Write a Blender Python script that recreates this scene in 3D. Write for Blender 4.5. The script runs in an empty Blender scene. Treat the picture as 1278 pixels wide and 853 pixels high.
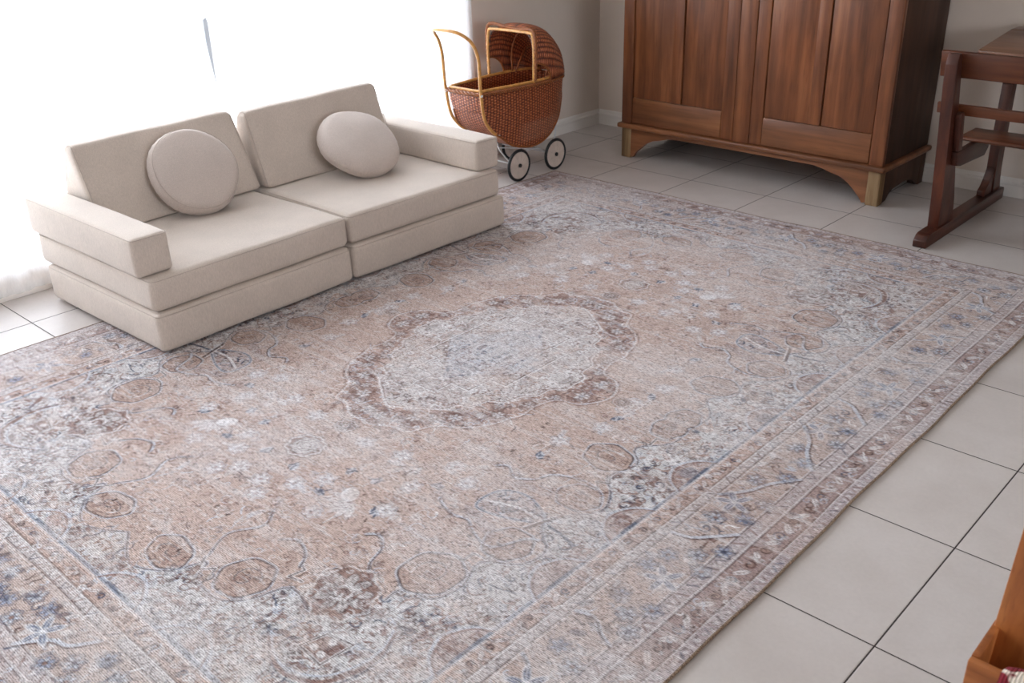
import bpy, bmesh, math, random
import numpy as np
from mathutils import Vector, Matrix
PI = math.pi
random.seed(7)
COL = bpy.context.scene.collection
sc = bpy.context.scene

# ------------------------------------------------------------------ helpers
def lin(c):
    return tuple(((x/255)/12.92 if x/255 <= .04045 else ((x/255+.055)/1.055)**2.4) for x in c)

def nm(name):
    m = bpy.data.materials.new(name); m.use_nodes = True
    nt = m.node_tree; b = nt.nodes['Principled BSDF']
    return m, nt, b

def N(nt, t, **kw):
    n = nt.nodes.new(t)
    for k, v in kw.items():
        if k in n.inputs: n.inputs[k].default_value = v
        else: setattr(n, k, v)
    return n

def ramp(nt, fac, stops):
    r = nt.nodes.new('ShaderNodeValToRGB')
    el = r.color_ramp.elements
    while len(el) < len(stops): el.new(.5)
    for e, (p, c) in zip(el, stops):
        e.position = p; e.color = tuple(c)+(1,)
    nt.links.new(fac, r.inputs['Fac']); return r.outputs['Color']

def mix(nt, a, b, fac, mode='MIX'):
    m = nt.nodes.new('ShaderNodeMix'); m.data_type = 'RGBA'; m.blend_type = mode
    for s, v in ((m.inputs[0], fac), (m.inputs[6], a), (m.inputs[7], b)):
        if hasattr(v, 'links'): nt.links.new(v, s)
        elif isinstance(v, (int, float)): s.default_value = v
        else: s.default_value = tuple(v)+(1,) if len(v) == 3 else v
    return m.outputs[2]

def coords(nt, scale=(1,1,1), kind='Object', rot=(0,0,0)):
    tc = nt.nodes.new('ShaderNodeTexCoord'); mp = nt.nodes.new('ShaderNodeMapping')
    mp.inputs['Scale'].default_value = scale; mp.inputs['Rotation'].default_value = rot
    nt.links.new(tc.outputs[kind], mp.inputs['Vector']); return mp.outputs['Vector']

def noise(nt, vec, scale, detail=3, rough=.5, dist=0):
    n = N(nt, 'ShaderNodeTexNoise', Scale=scale, Detail=detail, Roughness=rough, Distortion=dist)
    nt.links.new(vec, n.inputs['Vector']); return n.outputs['Fac']

def bump(nt, b, h, strength=.3, dist=.002):
    n = N(nt, 'ShaderNodeBump', Strength=strength, Distance=dist)
    nt.links.new(h, n.inputs['Height']); nt.links.new(n.outputs['Normal'], b.inputs['Normal'])

def simple(name, rgb, rough=.5, metal=0, vary=.12, scale=30, bumpy=0):
    m, nt, b = nm(name)
    v = coords(nt); f = noise(nt, v, scale, 4)
    c = lin(rgb); lo = tuple(x*(1-vary) for x in c); hi = tuple(min(1, x*(1+vary)) for x in c)
    nt.links.new(ramp(nt, f, [(.3, lo), (.7, hi)]), b.inputs['Base Color'])
    b.inputs['Roughness'].default_value = rough; b.inputs['Metallic'].default_value = metal
    if bumpy: bump(nt, b, f, bumpy)
    return m

def wood(name, dark, mid, light, axis='Z', rough=.38, seed=0, blot=.5, fine=1.0):
    m, nt, b = nm(name)
    s = {'Z': (1, 1, .07), 'X': (.07, 1, 1), 'Y': (1, .07, 1)}[axis]
    oi = nt.nodes.new('ShaderNodeObjectInfo')
    tc = nt.nodes.new('ShaderNodeTexCoord')
    add = nt.nodes.new('ShaderNodeVectorMath'); add.operation = 'ADD'
    cmb = nt.nodes.new('ShaderNodeCombineXYZ')
    mul = nt.nodes.new('ShaderNodeMath'); mul.operation = 'MULTIPLY'; mul.inputs[1].default_value = 9.0
    nt.links.new(oi.outputs['Random'], mul.inputs[0])
    for i in range(3): nt.links.new(mul.outputs[0], cmb.inputs[i])
    nt.links.new(tc.outputs['Object'], add.inputs[0]); nt.links.new(cmb.outputs[0], add.inputs[1])
    mp = nt.nodes.new('ShaderNodeMapping'); mp.inputs['Scale'].default_value = s
    mp.inputs['Location'].default_value = (seed, seed*.7, seed*1.3)
    nt.links.new(add.outputs[0], mp.inputs['Vector']); v = mp.outputs['Vector']
    g = noise(nt, v, 24*fine, 5, .55, .5)
    base = ramp(nt, g, [(.22, lin(dark)), (.5, lin(mid)), (.80, lin(light))])
    s2 = {'Z': (1, 1, .35), 'X': (.35, 1, 1), 'Y': (1, .35, 1)}[axis]
    mp2 = nt.nodes.new('ShaderNodeMapping'); mp2.inputs['Scale'].default_value = s2
    nt.links.new(add.outputs[0], mp2.inputs['Vector'])
    w = noise(nt, mp2.outputs['Vector'], 5.5, 3, .55)
    k = ramp(nt, w, [(.36, (.42, .38, .36)), (.62, (1.12, 1.1, 1.1))])
    c = mix(nt, base, k, blot, 'MULTIPLY')
    p = noise(nt, v, 150*fine, 2, .5)
    c = mix(nt, c, ramp(nt, p, [(.30, (.62, .58, .56)), (.44, (1, 1, 1))]), .45, 'MULTIPLY')
    nt.links.new(c, b.inputs['Base Color'])
    rr = ramp(nt, w, [(.3, (rough+.12,)*3), (.7, (rough-.06,)*3)])
    nt.links.new(rr, b.inputs['Roughness'])
    bump(nt, b, g, .12, .002)
    return m

def link(name, bm, mat, parent=None, smooth=False, loc=None):
    bmesh.ops.recalc_face_normals(bm, faces=bm.faces[:]) if not getattr(bm, 'norecalc', False) else None
    me = bpy.data.meshes.new(name); bm.to_mesh(me); bm.free()
    if mat: me.materials.append(mat)
    o = bpy.data.objects.new(name, me); COL.objects.link(o)
    if parent: o.parent = parent
    if loc is not None: o.location = loc
    if smooth:
        for p in me.polygons: p.use_smooth = True
    return o

def shade(o, ang=40):
    me = o.data
    for p in me.polygons: p.use_smooth = True
    try: me.set_sharp_from_angle(angle=math.radians(ang))
    except Exception: pass
    return o

def thing(name, loc, label, cat, rz=0, group=None):
    o = bpy.data.objects.new(name, None); COL.objects.link(o)
    o.location = loc; o.rotation_euler = (0, 0, rz); o.empty_display_size = .1
    o['label'] = label; o['category'] = cat
    if group: o['group'] = group
    return o

def bxm(bm, x0, x1, y0, y1, z0, z1, bev=0, seg=2, M=None):
    r = bmesh.ops.create_cube(bm, size=1)
    vs = r['verts']
    for v in vs:
        v.co = Vector(((x0+x1)/2+v.co.x*(x1-x0), (y0+y1)/2+v.co.y*(y1-y0), (z0+z1)/2+v.co.z*(z1-z0)))
    if bev:
        es = list({e for v in vs for e in v.link_edges})
        rr = bmesh.ops.bevel(bm, geom=es, offset=bev, segments=seg, profile=.5, affect='EDGES')
        vs = list({v for f in rr['faces'] for v in f.verts} | {v for v in vs if v.is_valid})
    if M is not None:
        for v in vs: v.co = M @ v.co
    return vs

def box(name, dims, mat, parent=None, bev=.002, M=None):
    bm = bmesh.new(); bxm(bm, *dims, bev=bev, M=M)
    return shade(link(name, bm, mat, parent), 30)

def prism(name, poly, axis, a0, a1, mat, parent=None, bev=0, seg=2, smooth_ang=30):
    """poly: 2D points; axis: 'x' -> poly in (y,z); 'y' -> (x,z); 'z' -> (x,y)"""
    bm = bmesh.new()
    def P(p, a):
        return {'x': (a, p[0], p[1]), 'y': (p[0], a, p[1]), 'z': (p[0], p[1], a)}[axis]
    A = [bm.verts.new(P(p, a0)) for p in poly]; B = [bm.verts.new(P(p, a1)) for p in poly]
    bm.faces.new(A); bm.faces.new(B[::-1])
    n = len(poly)
    for i in range(n): bm.faces.new((A[i], A[(i+1) % n], B[(i+1) % n], B[i]))
    if bev: bmesh.ops.bevel(bm, geom=bm.edges[:], offset=bev, segments=seg, profile=.5, affect='EDGES', clamp_overlap=True)
    return shade(link(name, bm, mat, parent), smooth_ang)

def catmull(P, n=8, closed=False):
    P = [Vector(p) for p in P]; out = []
    m = len(P)
    R = range(m) if closed else range(m-1)
    for i in R:
        if closed: p0, p1, p2, p3 = P[i-1], P[i], P[(i+1) % m], P[(i+2) % m]
        else: p0, p1, p2, p3 = P[max(i-1, 0)], P[i], P[i+1], P[min(i+2, m-1)]
        for k in range(n):
            t = k/n
            out.append(.5*((2*p1)+(p2-p0)*t+(2*p0-5*p1+4*p2-p3)*t*t+(3*p1-p0-3*p2+p3)*t**3))
    if not closed: out.append(P[-1])
    return out

def tube(bm, pts, r, seg=10, closed=False, cap=True, rfun=None):
    pts = [Vector(p) for p in pts]; n = len(pts)
    up = None; rings = []
    for i in range(n):
        if closed: t = (pts[(i+1) % n]-pts[i-1])
        else: t = pts[min(i+1, n-1)]-pts[max(i-1, 0)]
        t.normalize()
        if up is None:
            up = Vector((0, 0, 1)) if abs(t.z) < .9 else Vector((1, 0, 0))
        u = up-t*up.dot(t); u.normalize(); up = u; w = t.cross(u)
        rr = r if rfun is None else r*rfun(i/(n-1))
        rings.append([bm.verts.new(pts[i]+(u*math.cos(a)+w*math.sin(a))*rr) for a in [2*PI*k/seg for k in range(seg)]])
    for i in range(n if closed else n-1):
        A, B = rings[i], rings[(i+1) % n]
        for k in range(seg): bm.faces.new((A[k], A[(k+1) % seg], B[(k+1) % seg], B[k]))
    if cap and not closed:
        bm.faces.new(rings[0][::-1]); bm.faces.new(rings[-1])

def tube_obj(name, paths, r, mat, parent=None, seg=10, closed=False):
    bm = bmesh.new()
    for p in paths: tube(bm, p, r, seg, closed)
    return link(name, bm, mat, parent, smooth=True)

def soft_box(name, dims, mat, parent, rad=.02, bulge=(.004, .004, .006), seed=0, M=None, n=22, wob=.002):
    """rounded upholstered block"""
    x0, x1, y0, y1, z0, z1 = dims
    h = Vector(((x1-x0)/2, (y1-y0)/2, (z1-z0)/2)); c = Vector(((x0+x1)/2, (y0+y1)/2, (z0+z1)/2))
    bm = bmesh.new()
    def lin1(H, rad):
        a = [-H, -H+rad*.3, -H+rad*.65, -H+rad]
        k = max(3, int((H-rad)*2/.035))
        a += [(-H+rad)+(2*(H-rad))*i/k for i in range(1, k)]
        return a+[H-rad, H-rad*.65, H-rad*.3, H]
    L = [lin1(h[i], rad) for i in range(3)]
    vd = {}
    ph = random.Random(seed); phs = [ph.uniform(0, 6) for _ in range(6)]
    def V(p):
        k = tuple(round(q, 6) for q in p)
        if k not in vd:
            q = Vector(p)
            inner = Vector([max(-h[i]+rad, min(h[i]-rad, q[i])) for i in range(3)])
            d = q-inner
            if d.length > 1e-9:
                q = inner+d.normalized()*rad
            nrm = d.normalized() if d.length > 1e-9 else Vector((0, 0, 0))
            f = [q[i]/h[i] for i in range(3)]
            for i in range(3):
                j, l = [k2 for k2 in range(3) if k2 != i]
                q[i] += nrm[i]*bulge[i]*max(0, 1-f[j]**2)**.6*max(0, 1-f[l]**2)**.6
                q[i] += wob*math.sin(q[j]*9+phs[i])*math.sin(q[l]*13+phs[i+3])*abs(nrm[i])
            q = q+c
            if M is not None: q = M @ q
            vd[k] = bm.verts.new(q)
        return vd[k]
    for ax in range(3):
        j, l = [k for k in range(3) if k != ax]
        for s in (-1, 1):
            A, B = L[j], L[l]
            for a in range(len(A)-1):
                for b_ in range(len(B)-1):
                    q = []
                    for (u, w) in ((a, b_), (a+1, b_), (a+1, b_+1), (a, b_+1)):
                        p = [0, 0, 0]; p[ax] = s*h[ax]; p[j] = A[u]; p[l] = B[w]; q.append(V(p))
                    if len(set(q)) > 2:
                        try: bm.faces.new(q)
                        except ValueError: pass
    return link(name, bm, mat, parent, smooth=True)

def rect_loop(x0, x1, y0, y1, z, r=.018, n=5):
    pts = []
    for cx, cy, a0 in ((x1-r, y1-r, 0), (x0+r, y1-r, 90), (x0+r, y0+r, 180), (x1-r, y0+r, 270)):
        for k in range(n+1):
            a = math.radians(a0+90*k/n); pts.append((cx+r*math.cos(a), cy+r*math.sin(a), z))
    return pts

# ------------------------------------------------------------------ materials
def paint(name, rgb, rough=.7):
    m, nt, b = nm(name)
    v = coords(nt); f = noise(nt, v, 3, 4); g = noise(nt, v, 260, 2)
    c = lin(rgb)
    nt.links.new(ramp(nt, f, [(.3, tuple(x*.97 for x in c)), (.7, tuple(x*1.02 for x in c))]), b.inputs['Base Color'])
    b.inputs['Roughness'].default_value = rough; bump(nt, b, g, .08, .0008)
    return m
M_WALL = paint('wall_paint', (228, 214, 201))
M_CEIL = paint('ceiling_paint', (232, 230, 226))
M_TRIM = paint('trim_paint', (242, 236, 229), .35)

def tile_mat():
    m, nt, b = nm('floor_tile')
    tc = nt.nodes.new('ShaderNodeTexCoord'); sp = nt.nodes.new('ShaderNodeSeparateXYZ')
    nt.links.new(tc.outputs['Object'], sp.inputs[0])
    T = .45
    def M2(op, a, bb=None, c=None):
        n = nt.nodes.new('ShaderNodeMath'); n.operation = op
        for i, v in enumerate((a, bb, c)):
            if v is None: continue
            if hasattr(v, 'links'): nt.links.new(v, n.inputs[i])
            else: n.inputs[i].default_value = v
        return n.outputs[0]
    ds = []; ids = []
    for ax in (0, 1):
        q = M2('DIVIDE', sp.outputs[ax], T)
        q = M2('ADD', q, 40.0)
        fr = M2('FRACT', q); ids.append(M2('FLOOR', q))
        d = M2('MINIMUM', fr, M2('SUBTRACT', 1.0, fr)); ds.append(M2('MULTIPLY', d, T))
    d = M2('MINIMUM', ds[0], ds[1])
    cmb = nt.nodes.new('ShaderNodeCombineXYZ'); nt.links.new(ids[0], cmb.inputs[0]); nt.links.new(ids[1], cmb.inputs[1])
    wn = nt.nodes.new('ShaderNodeTexWhiteNoise'); nt.links.new(cmb.outputs[0], wn.inputs['Vector'])
    f = noise(nt, tc.outputs['Object'], 5, 5, .6)
    f2 = noise(nt, tc.outputs['Object'], 90, 3, .6)
    base = ramp(nt, f, [(.3, lin((195, 186, 180))), (.7, lin((205, 197, 192)))])
    base = mix(nt, base, ramp(nt, wn.outputs['Value'], [(0, (.955, .955, .955)), (1, (1.02, 1.015, 1.01))]), 1.0, 'MULTIPLY')
    base = mix(nt, base, ramp(nt, f2, [(.3, (.97, .97, .97)), (.7, (1.02, 1.02, 1.02))]), 1.0, 'MULTIPLY')
    mr = N(nt, 'ShaderNodeMapRange'); mr.interpolation_type = 'SMOOTHSTEP'
    mr.inputs['From Min'].default_value = .0013; mr.inputs['From Max'].default_value = .0024
    nt.links.new(d, mr.inputs['Value'])
    c = mix(nt, lin((46, 36, 33)), base, mr.outputs[0])
    nt.links.new(c, b.inputs['Base Color'])
    r = M2('SUBTRACT', .75, M2('MULTIPLY', mr.outputs[0], .33))
    nt.links.new(r, b.inputs['Roughness'])
    mr2 = N(nt, 'ShaderNodeMapRange'); mr2.interpolation_type = 'SMOOTHSTEP'
    mr2.inputs['From Min'].default_value = .001; mr2.inputs['From Max'].default_value = .005
    nt.links.new(d, mr2.inputs['Value'])
    bump(nt, b, mr2.outputs[0], .6, .0015)
    return m
M_TILE = tile_mat()

def fabric(name, rgb):
    m, nt, b = nm(name)
    v = coords(nt)
    c = lin(rgb)
    a = noise(nt, v, 900, 2, .6); a2 = noise(nt, coords(nt, (1, 1, .25)), 260, 3, .6); g = noise(nt, v, 7, 4)
    base = ramp(nt, a, [(.3, tuple(x*.86 for x in c)), (.7, tuple(x*1.12 for x in c))])
    base = mix(nt, base, ramp(nt, a2, [(.35, (.92, .915, .91)), (.65, (1.05, 1.05, 1.05))]), 1., 'MULTIPLY')
    base = mix(nt, base, ramp(nt, g, [(.3, (.95, .95, .95)), (.7, (1.04, 1.04, 1.04))]), 1., 'MULTIPLY')
    nt.links.new(base, b.inputs['Base Color']); b.inputs['Roughness'].default_value = .9
    b.inputs['Sheen Weight'].default_value = .25; b.inputs['Sheen Roughness'].default_value = .5
    bump(nt, b, a, .25, .0006)
    return m
M_SOFA = fabric('sofa_fabric', (206, 191, 178))
M_SEAM = fabric('sofa_seam', (188, 172, 160))
M_PIL = fabric('pillow_fabric', (202, 187, 177))

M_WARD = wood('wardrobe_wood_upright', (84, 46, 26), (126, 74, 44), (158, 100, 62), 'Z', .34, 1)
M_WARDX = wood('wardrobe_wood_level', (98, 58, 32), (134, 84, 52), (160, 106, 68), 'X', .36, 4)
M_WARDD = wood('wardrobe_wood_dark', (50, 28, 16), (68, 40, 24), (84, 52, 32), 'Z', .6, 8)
M_RAW = wood('raw_end_wood', (92, 68, 44), (150, 120, 84), (186, 158, 118), 'Z', .75, 3, .4)
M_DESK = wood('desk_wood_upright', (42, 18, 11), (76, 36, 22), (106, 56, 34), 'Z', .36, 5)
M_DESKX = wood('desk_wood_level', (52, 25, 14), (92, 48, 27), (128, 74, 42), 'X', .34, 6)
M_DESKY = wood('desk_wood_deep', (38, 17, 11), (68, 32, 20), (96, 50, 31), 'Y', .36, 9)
M_DTOP = wood('desk_lid_wood', (88, 56, 38), (124, 84, 60), (150, 108, 80), 'X', .3, 2)
M_CHAIR = wood('chair_wood', (118, 62, 26), (168, 98, 48), (196, 124, 66), 'Z', .36, 11, .3)
M_CHAIRX = wood('chair_wood_level', (120, 66, 30), (165, 98, 50), (192, 124, 70), 'X', .36, 12, .3)
M_CANE = simple('cane', (206, 150, 84), .3, vary=.25, scale=45)
M_CANED = simple('cane_brown', (142, 82, 42), .36, vary=.3, scale=50)
M_BLACK = simple('black_rubber', (26, 27, 30), .5, vary=.2)
M_WHITEM = simple('white_metal', (225, 226, 228), .3, vary=.05)
M_DISC = simple('wheel_plastic', (206, 190, 178), .4, vary=.05)
M_DARK = simple('dark_iron', (24, 18, 16), .5, vary=.3)
M_FRAME = simple('window_frame_metal', (150, 152, 155), .4, vary=.04)

def wicker():
    m, nt, b = nm('wicker')
    uv = nt.nodes.new('ShaderNodeUVMap'); uv.uv_map = 'UVMap'
    sp = nt.nodes.new('ShaderNodeSeparateXYZ'); nt.links.new(uv.outputs['UV'], sp.inputs[0])
    def M2(op, a, bb=None):
        n = nt.nodes.new('ShaderNodeMath'); n.operation = op
        for i, v in enumerate((a, bb)):
            if v is None: continue
            if hasattr(v, 'links'): nt.links.new(v, n.inputs[i])
            else: n.inputs[i].default_value = v
        return n.outputs[0]
    U, V = sp.outputs[0], sp.outputs[1]
    row = M2('DIVIDE', V, .0075); rf = M2('FLOOR', row); par = M2('MULTIPLY', M2('MODULO', rf, 2.0), PI)
    colp = M2('MULTIPLY', U, PI/.019)
    over = M2('SINE', M2('ADD', colp, par))            # weaver over/under the stakes
    stake = M2('ABSOLUTE', M2('SINE', colp))
    rod = M2('SINE', M2('MULTIPLY', M2('FRACT', row), PI))
    h = M2('ADD', M2('ADD', M2('MULTIPLY', over, .14), M2('MULTIPLY', rod, .42)), M2('MULTIPLY', M2('POWER', stake, .6), .42))
    wn = nt.nodes.new('ShaderNodeTexNoise'); wn.inputs['Scale'].default_value = 55; nt.links.new(uv.outputs['UV'], wn.inputs['Vector'])
    h2 = M2('ADD', h, M2('MULTIPLY', M2('SUBTRACT', wn.outputs['Fac'], .5), .5))
    c = ramp(nt, h2, [(.28, lin((30, 12, 7))), (.5, lin((112, 50, 27))), (.76, lin((190, 102, 60))), (1, lin((226, 150, 106)))])
    # open fancy weave low on the sides: paler crossing strands
    def S(v, a, b_):
        m_ = N(nt, 'ShaderNodeMapRange'); m_.interpolation_type = 'SMOOTHSTEP'; m_.inputs['From Min'].default_value = a; m_.inputs['From Max'].default_value = b_; nt.links.new(v, m_.inputs['Value']); return m_.outputs[0]
    line = M2('ADD', M2('MULTIPLY', M2('SUBTRACT', U, .56), -.45), V)     # band slopes up towards the hood end
    zone = M2('MULTIPLY', M2('MULTIPLY', S(V, .19, .205), S(V, .315, .29)), M2('MULTIPLY', S(U, .42, .50), S(U, .83, .76)))
    lat = M2('MULTIPLY', M2('SINE', M2('MULTIPLY', M2('ADD', U, V), 520.)), M2('SINE', M2('MULTIPLY', M2('SUBTRACT', U, V), 520.)))
    lz = M2('MULTIPLY', M2('MULTIPLY', S(lat, .15, .5), zone), .6)
    c = mix(nt, c, lin((196, 160, 140)), lz)
    nt.links.new(c, b.inputs['Base Color']); b.inputs['Roughness'].default_value = .38
    bump(nt, b, h, .9, .004)
    return m
M_WICK = wicker()

# ------------------------------------------------------------------ room
XL, YF, XR, YN, ZC = -.314, .74, 7.0, -7.6, 2.6
def struct(o):
    o['kind'] = 'structure'; return o
bm = bmesh.new(); bxm(bm, XL-.3, XR+.2, YN-.2, YF+.2, -.12, 0)
struct(link('floor', bm, M_TILE))
bm = bmesh.new(); bxm(bm, XL-.25, XR+.2, YN-.2, YF+.2, ZC, ZC+.1)
struct(link('ceiling', bm, M_CEIL))
bm = bmesh.new(); bxm(bm, XL-.2, XR+.15, YF, YF+.15, 0, ZC)
struct(link('wall_back', bm, M_WALL))
FX0, FX1, FZ0, FZ1 = -4.7, -2.5, .85, 2.15  # opening for the added fill window
bm = bmesh.new()
bxm(bm, XR, XR+.15, YN, FX0, 0, ZC); bxm(bm, XR, XR+.15, FX1, YF, 0, ZC)
bxm(bm, XR, XR+.15, FX0, FX1, 0, FZ0); bxm(bm, XR, XR+.15, FX0, FX1, FZ1, ZC)
struct(link('wall_right', bm, M_WALL))
# window wall, with a tall opening for the glazed sliding doors
WY0, WY1, WZ0, WZ1 = -5.9, -.47, .125, 2.30
bm = bmesh.new()
bxm(bm, XL-.2, XL, WY1, YF, 0, ZC); bxm(bm, XL-.2, XL, YN, WY0, 0, ZC)
bxm(bm, XL-.2, XL, WY0, WY1, 0, WZ0); bxm(bm, XL-.2, XL, WY0, WY1, WZ1, ZC)
struct(link('wall_left', bm, M_WALL))
# near wall behind the camera
bm = bmesh.new(); bxm(bm, XL-.2, XR+.15, YN-.15, YN, 0, ZC)
struct(link('wall_front', bm, M_WALL))

def glass_mat():
    m = bpy.data.materials.new('window_glass'); m.use_nodes = True; nt = m.node_tree; nt.nodes.clear()
    o = N(nt, 'ShaderNodeOutputMaterial'); t = N(nt, 'ShaderNodeBsdfTransparent'); g = N(nt, 'ShaderNodeBsdfGlossy'); g.inputs['Roughness'].default_value = .02
    f = N(nt, 'ShaderNodeFresnel'); f.inputs['IOR'].default_value = 1.35; x = N(nt, 'ShaderNodeMixShader')
    nt.links.new(f.outputs[0], x.inputs[0]); nt.links.new(t.outputs[0], x.inputs[1]); nt.links.new(g.outputs[0], x.inputs[2]); nt.links.new(x.outputs[0], o.inputs[0])
    return m
M_GLASS = glass_mat()
def window(idx, axis, pos, a0, a1, z0, z1, mull):
    bm = bmesh.new(); w = .05
    def B(a, b_, c, d, t=.025):
        if axis == 'x': bxm(bm, pos-t, pos+t, a, b_, c, d, .003)
        else: bxm(bm, a, b_, pos-t, pos+t, c, d, .003)
    B(a0, a1, z0, z0+w); B(a0, a1, z1-w, z1); B(a0, a0+w, z0, z1); B(a1-w, a1, z0, z1)
    for mm in mull: B(mm-.03, mm+.03, z0, z1, .02)
    o = struct(link('window_%d' % idx, bm, M_FRAME))
    bm = bmesh.new()
    if axis == 'x': bxm(bm, pos-.003, pos+.003, a0+.01, a1-.01, z0+.01, z1-.01)
    else: bxm(bm, a0+.01, a1-.01, pos-.003, pos+.003, z0+.01, z1-.01)
    link('glass_pane', bm, M_GLASS, o)
window(1, 'x', XL-.12, WY0, WY1, WZ0, WZ1, [-1.955, -3.5, -4.8])
window(2, 'x', XR+.07, FX0, FX1, FZ0, FZ1, [-3.5])  # unseen window added as fill light for the sofa fronts and left wall

def baseboard(name, axis, a0, a1, pos, sgn, h=.095):
    pr = [(0, 0), (.013, 0), (.013, h*.60), (.017, h*.66), (.017, h*.76), (.010, h*.82), (.009, h*.92), (.005, h), (0, h)]
    if axis == 'y': poly = [(pos+sgn*p[0], p[1]) for p in pr]; o = prism(name, poly, 'y', a0, a1, M_TRIM)
    else: poly = [(pos+sgn*p[0], p[1]) for p in pr]; o = prism(name, poly, 'x', a0, a1, M_TRIM)
    return struct(o)
baseboard('baseboard_left', 'y', WY1+.04, YF, XL, 1)
baseboard('baseboard_back', 'x', XL+.014, XR, YF, -1)
baseboard('baseboard_right', 'y', YN, YF-.014, XR, -1)
baseboard('baseboard_front', 'x', XL, XR-.014, YN, 1)
# shallow sill strip under the glazed doors
box('trim_1', (XL-.005, XL+.022, WY0, WY1+.04, 0, .05), M_TRIM, bev=.003)['kind'] = 'structure'

# ------------------------------------------------------------------ sheer curtains
def sheer():
    m = bpy.data.materials.new('sheer_voile'); m.use_nodes = True; nt = m.node_tree; nt.nodes.clear()
    o = N(nt, 'ShaderNodeOutputMaterial'); t = N(nt, 'ShaderNodeBsdfTransparent'); tl = N(nt, 'ShaderNodeBsdfTranslucent'); d = N(nt, 'ShaderNodeBsdfDiffuse')
    v = coords(nt, (1, 1, .3)); f = noise(nt, v, 240, 2)
    c = ramp(nt, f, [(.3, (.86, .87, .89)), (.7, (.95, .955, .97))])
    nt.links.new(c, tl.inputs[0]); nt.links.new(c, d.inputs[0])
    a = N(nt, 'ShaderNodeMixShader'); a.inputs[0].default_value = .45
    nt.links.new(tl.outputs[0], a.inputs[1]); nt.links.new(d.outputs[0], a.inputs[2])
    b = N(nt, 'ShaderNodeMixShader'); b.inputs[0].default_value = .6
    nt.links.new(t.outputs[0], b.inputs[1]); nt.links.new(a.outputs[0], b.inputs[2])
    nt.links.new(b.outputs[0], o.inputs[0])
    return m
M_SHEER = sheer()
def curtain(label, y0, y1, seed, hem, edge0=None, edge1=None, xoff=0):
    rnd = random.Random(seed)
    bm = bmesh.new(); ny = int((y1-y0)/.008); nz = 130; ztop = 2.42
    ph = [rnd.uniform(0, 6) for _ in range(5)]
    rows = []
    for j in range(nz+1):
        z = hem+(ztop-hem)*j/nz; row = []
        e0 = edge0(z) if edge0 else y0; e1 = edge1(z) if edge1 else y1
        for i in range(ny+1):
            y = e0+(e1-e0)*i/ny
            k = z/ztop
            a = .008+.008*k
            x = -.268+xoff+a*math.sin(y*2*PI/.125+ph[0]+.8*math.sin(y*3.1+ph[1])+.25*math.sin(z*2.2+y*4))+.004*math.sin(y*2*PI/.047+ph[2]+z*1.5)*(1-.4*k)
            row.append(bm.verts.new((x, y, z+.004*math.sin(y*6+ph[3])*(1-k))))
        rows.append(row)
    for j in range(nz):
        for i in range(ny): bm.faces.new((rows[j][i], rows[j][i+1], rows[j+1][i+1], rows[j+1][i]))
    o = link('sheer_curtain', bm, M_SHEER, smooth=True)
    o['label'] = label; o['category'] = 'curtain'; o['group'] = 'sheer curtains over the glazed doors'
    # hem
    bm = bmesh.new(); 
    lo = [v.co.copy() for v in []]
    return o
gap = lambda z: .022*(z-.69)/.28 if .69 < z < .972 else 0.
def near_edge(z): return -2.052-gap(z)-.004
def far_edge(z): return -2.046-(0.004 if z < .69 or z > .972 else 0)-.0
c1 = curtain('white sheer curtain panel behind the backrests, hanging from the narrow gap to the wicker pram', -2.05, -.44, 3, .018, edge0=far_edge)
c2 = curtain('white sheer curtain panel on the left, hanging past the left armrest to the tiles', -5.95, -2.05, 5, .03, edge1=near_edge, xoff=.002)
bm = bmesh.new(); tube(bm, [(-.268, -6.0, 2.44), (-.268, -.38, 2.44)], .012)
for yy in (-5.9, -3.2, -.45): bxm(bm, -.316, -.262, yy-.008, yy+.008, 2.432, 2.448)
rod = link('curtain_rod', bm, M_WHITEM, smooth=False); rod['label'] = 'white curtain rod above the sheer curtains over the glazed doors'; rod['category'] = 'curtain rod'

# ------------------------------------------------------------------ sofa
sofa = thing('sofa', (.25, -2.08, .0125), 'low beige fabric two-seat foam sofa with block armrests, by the sheer curtains', 'sofa')
OX, OY, OZ = .25, -2.08, .005
def SB(name, d, seed, rad=.02, M=None, bulge=(.005, .005, .004), seam=True, mat=None):
    x0, x1, y0, y1, z0, z1 = d
    dd = (x0-OX, x1-OX, y0-OY, y1-OY, z0-OZ, z1-OZ)
    o = soft_box(name, dd, mat or M_SOFA, sofa, rad, bulge, seed, M)
    if seam:
        bm = bmesh.new()
        for z in (dd[5]-rad*.42,):
            L = rect_loop(dd[0]-.0004+rad*.12, dd[1]+.0004-rad*.12, dd[2]-.0004+rad*.12, dd[3]+.0004-rad*.12, z, rad)
            if M is not None: L = [M @ Vector(p) for p in L]
            tube(bm, L, .0016, 6, closed=True)
        link('seam', bm, M_SEAM, o, smooth=True)
    return o
def rotM(cx, cy, deg):
    c = Vector((cx-OX, cy-OY, 0)); return Matrix.Translation(c) @ Matrix.Rotation(math.radians(deg), 4, 'Z') @ Matrix.Translation(-c)
ML = rotM(.640, -2.1, 1.5)
SB('base_cushion', (-.175, .652, -2.972, -2.098, .005, .149), 1, .022, ML)
SB('base_cushion', (-.175, .650, -2.088, -1.185, .005, .150), 2, .022)
SB('seat_cushion', (-.215, .634, -2.965, -2.092, .151, .275), 3, .024, ML)
SB('seat_cushion', (-.215, .634, -2.080, -1.198, .152, .276), 4, .024)
SB('armrest', (-.20, .612, -2.985, -2.845, .277, .418), 5, .016, rotM(.6, -2.9, 1.0))
SB('armrest', (-.20, .606, -1.318, -1.174, .278, .418), 6, .016)
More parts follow.
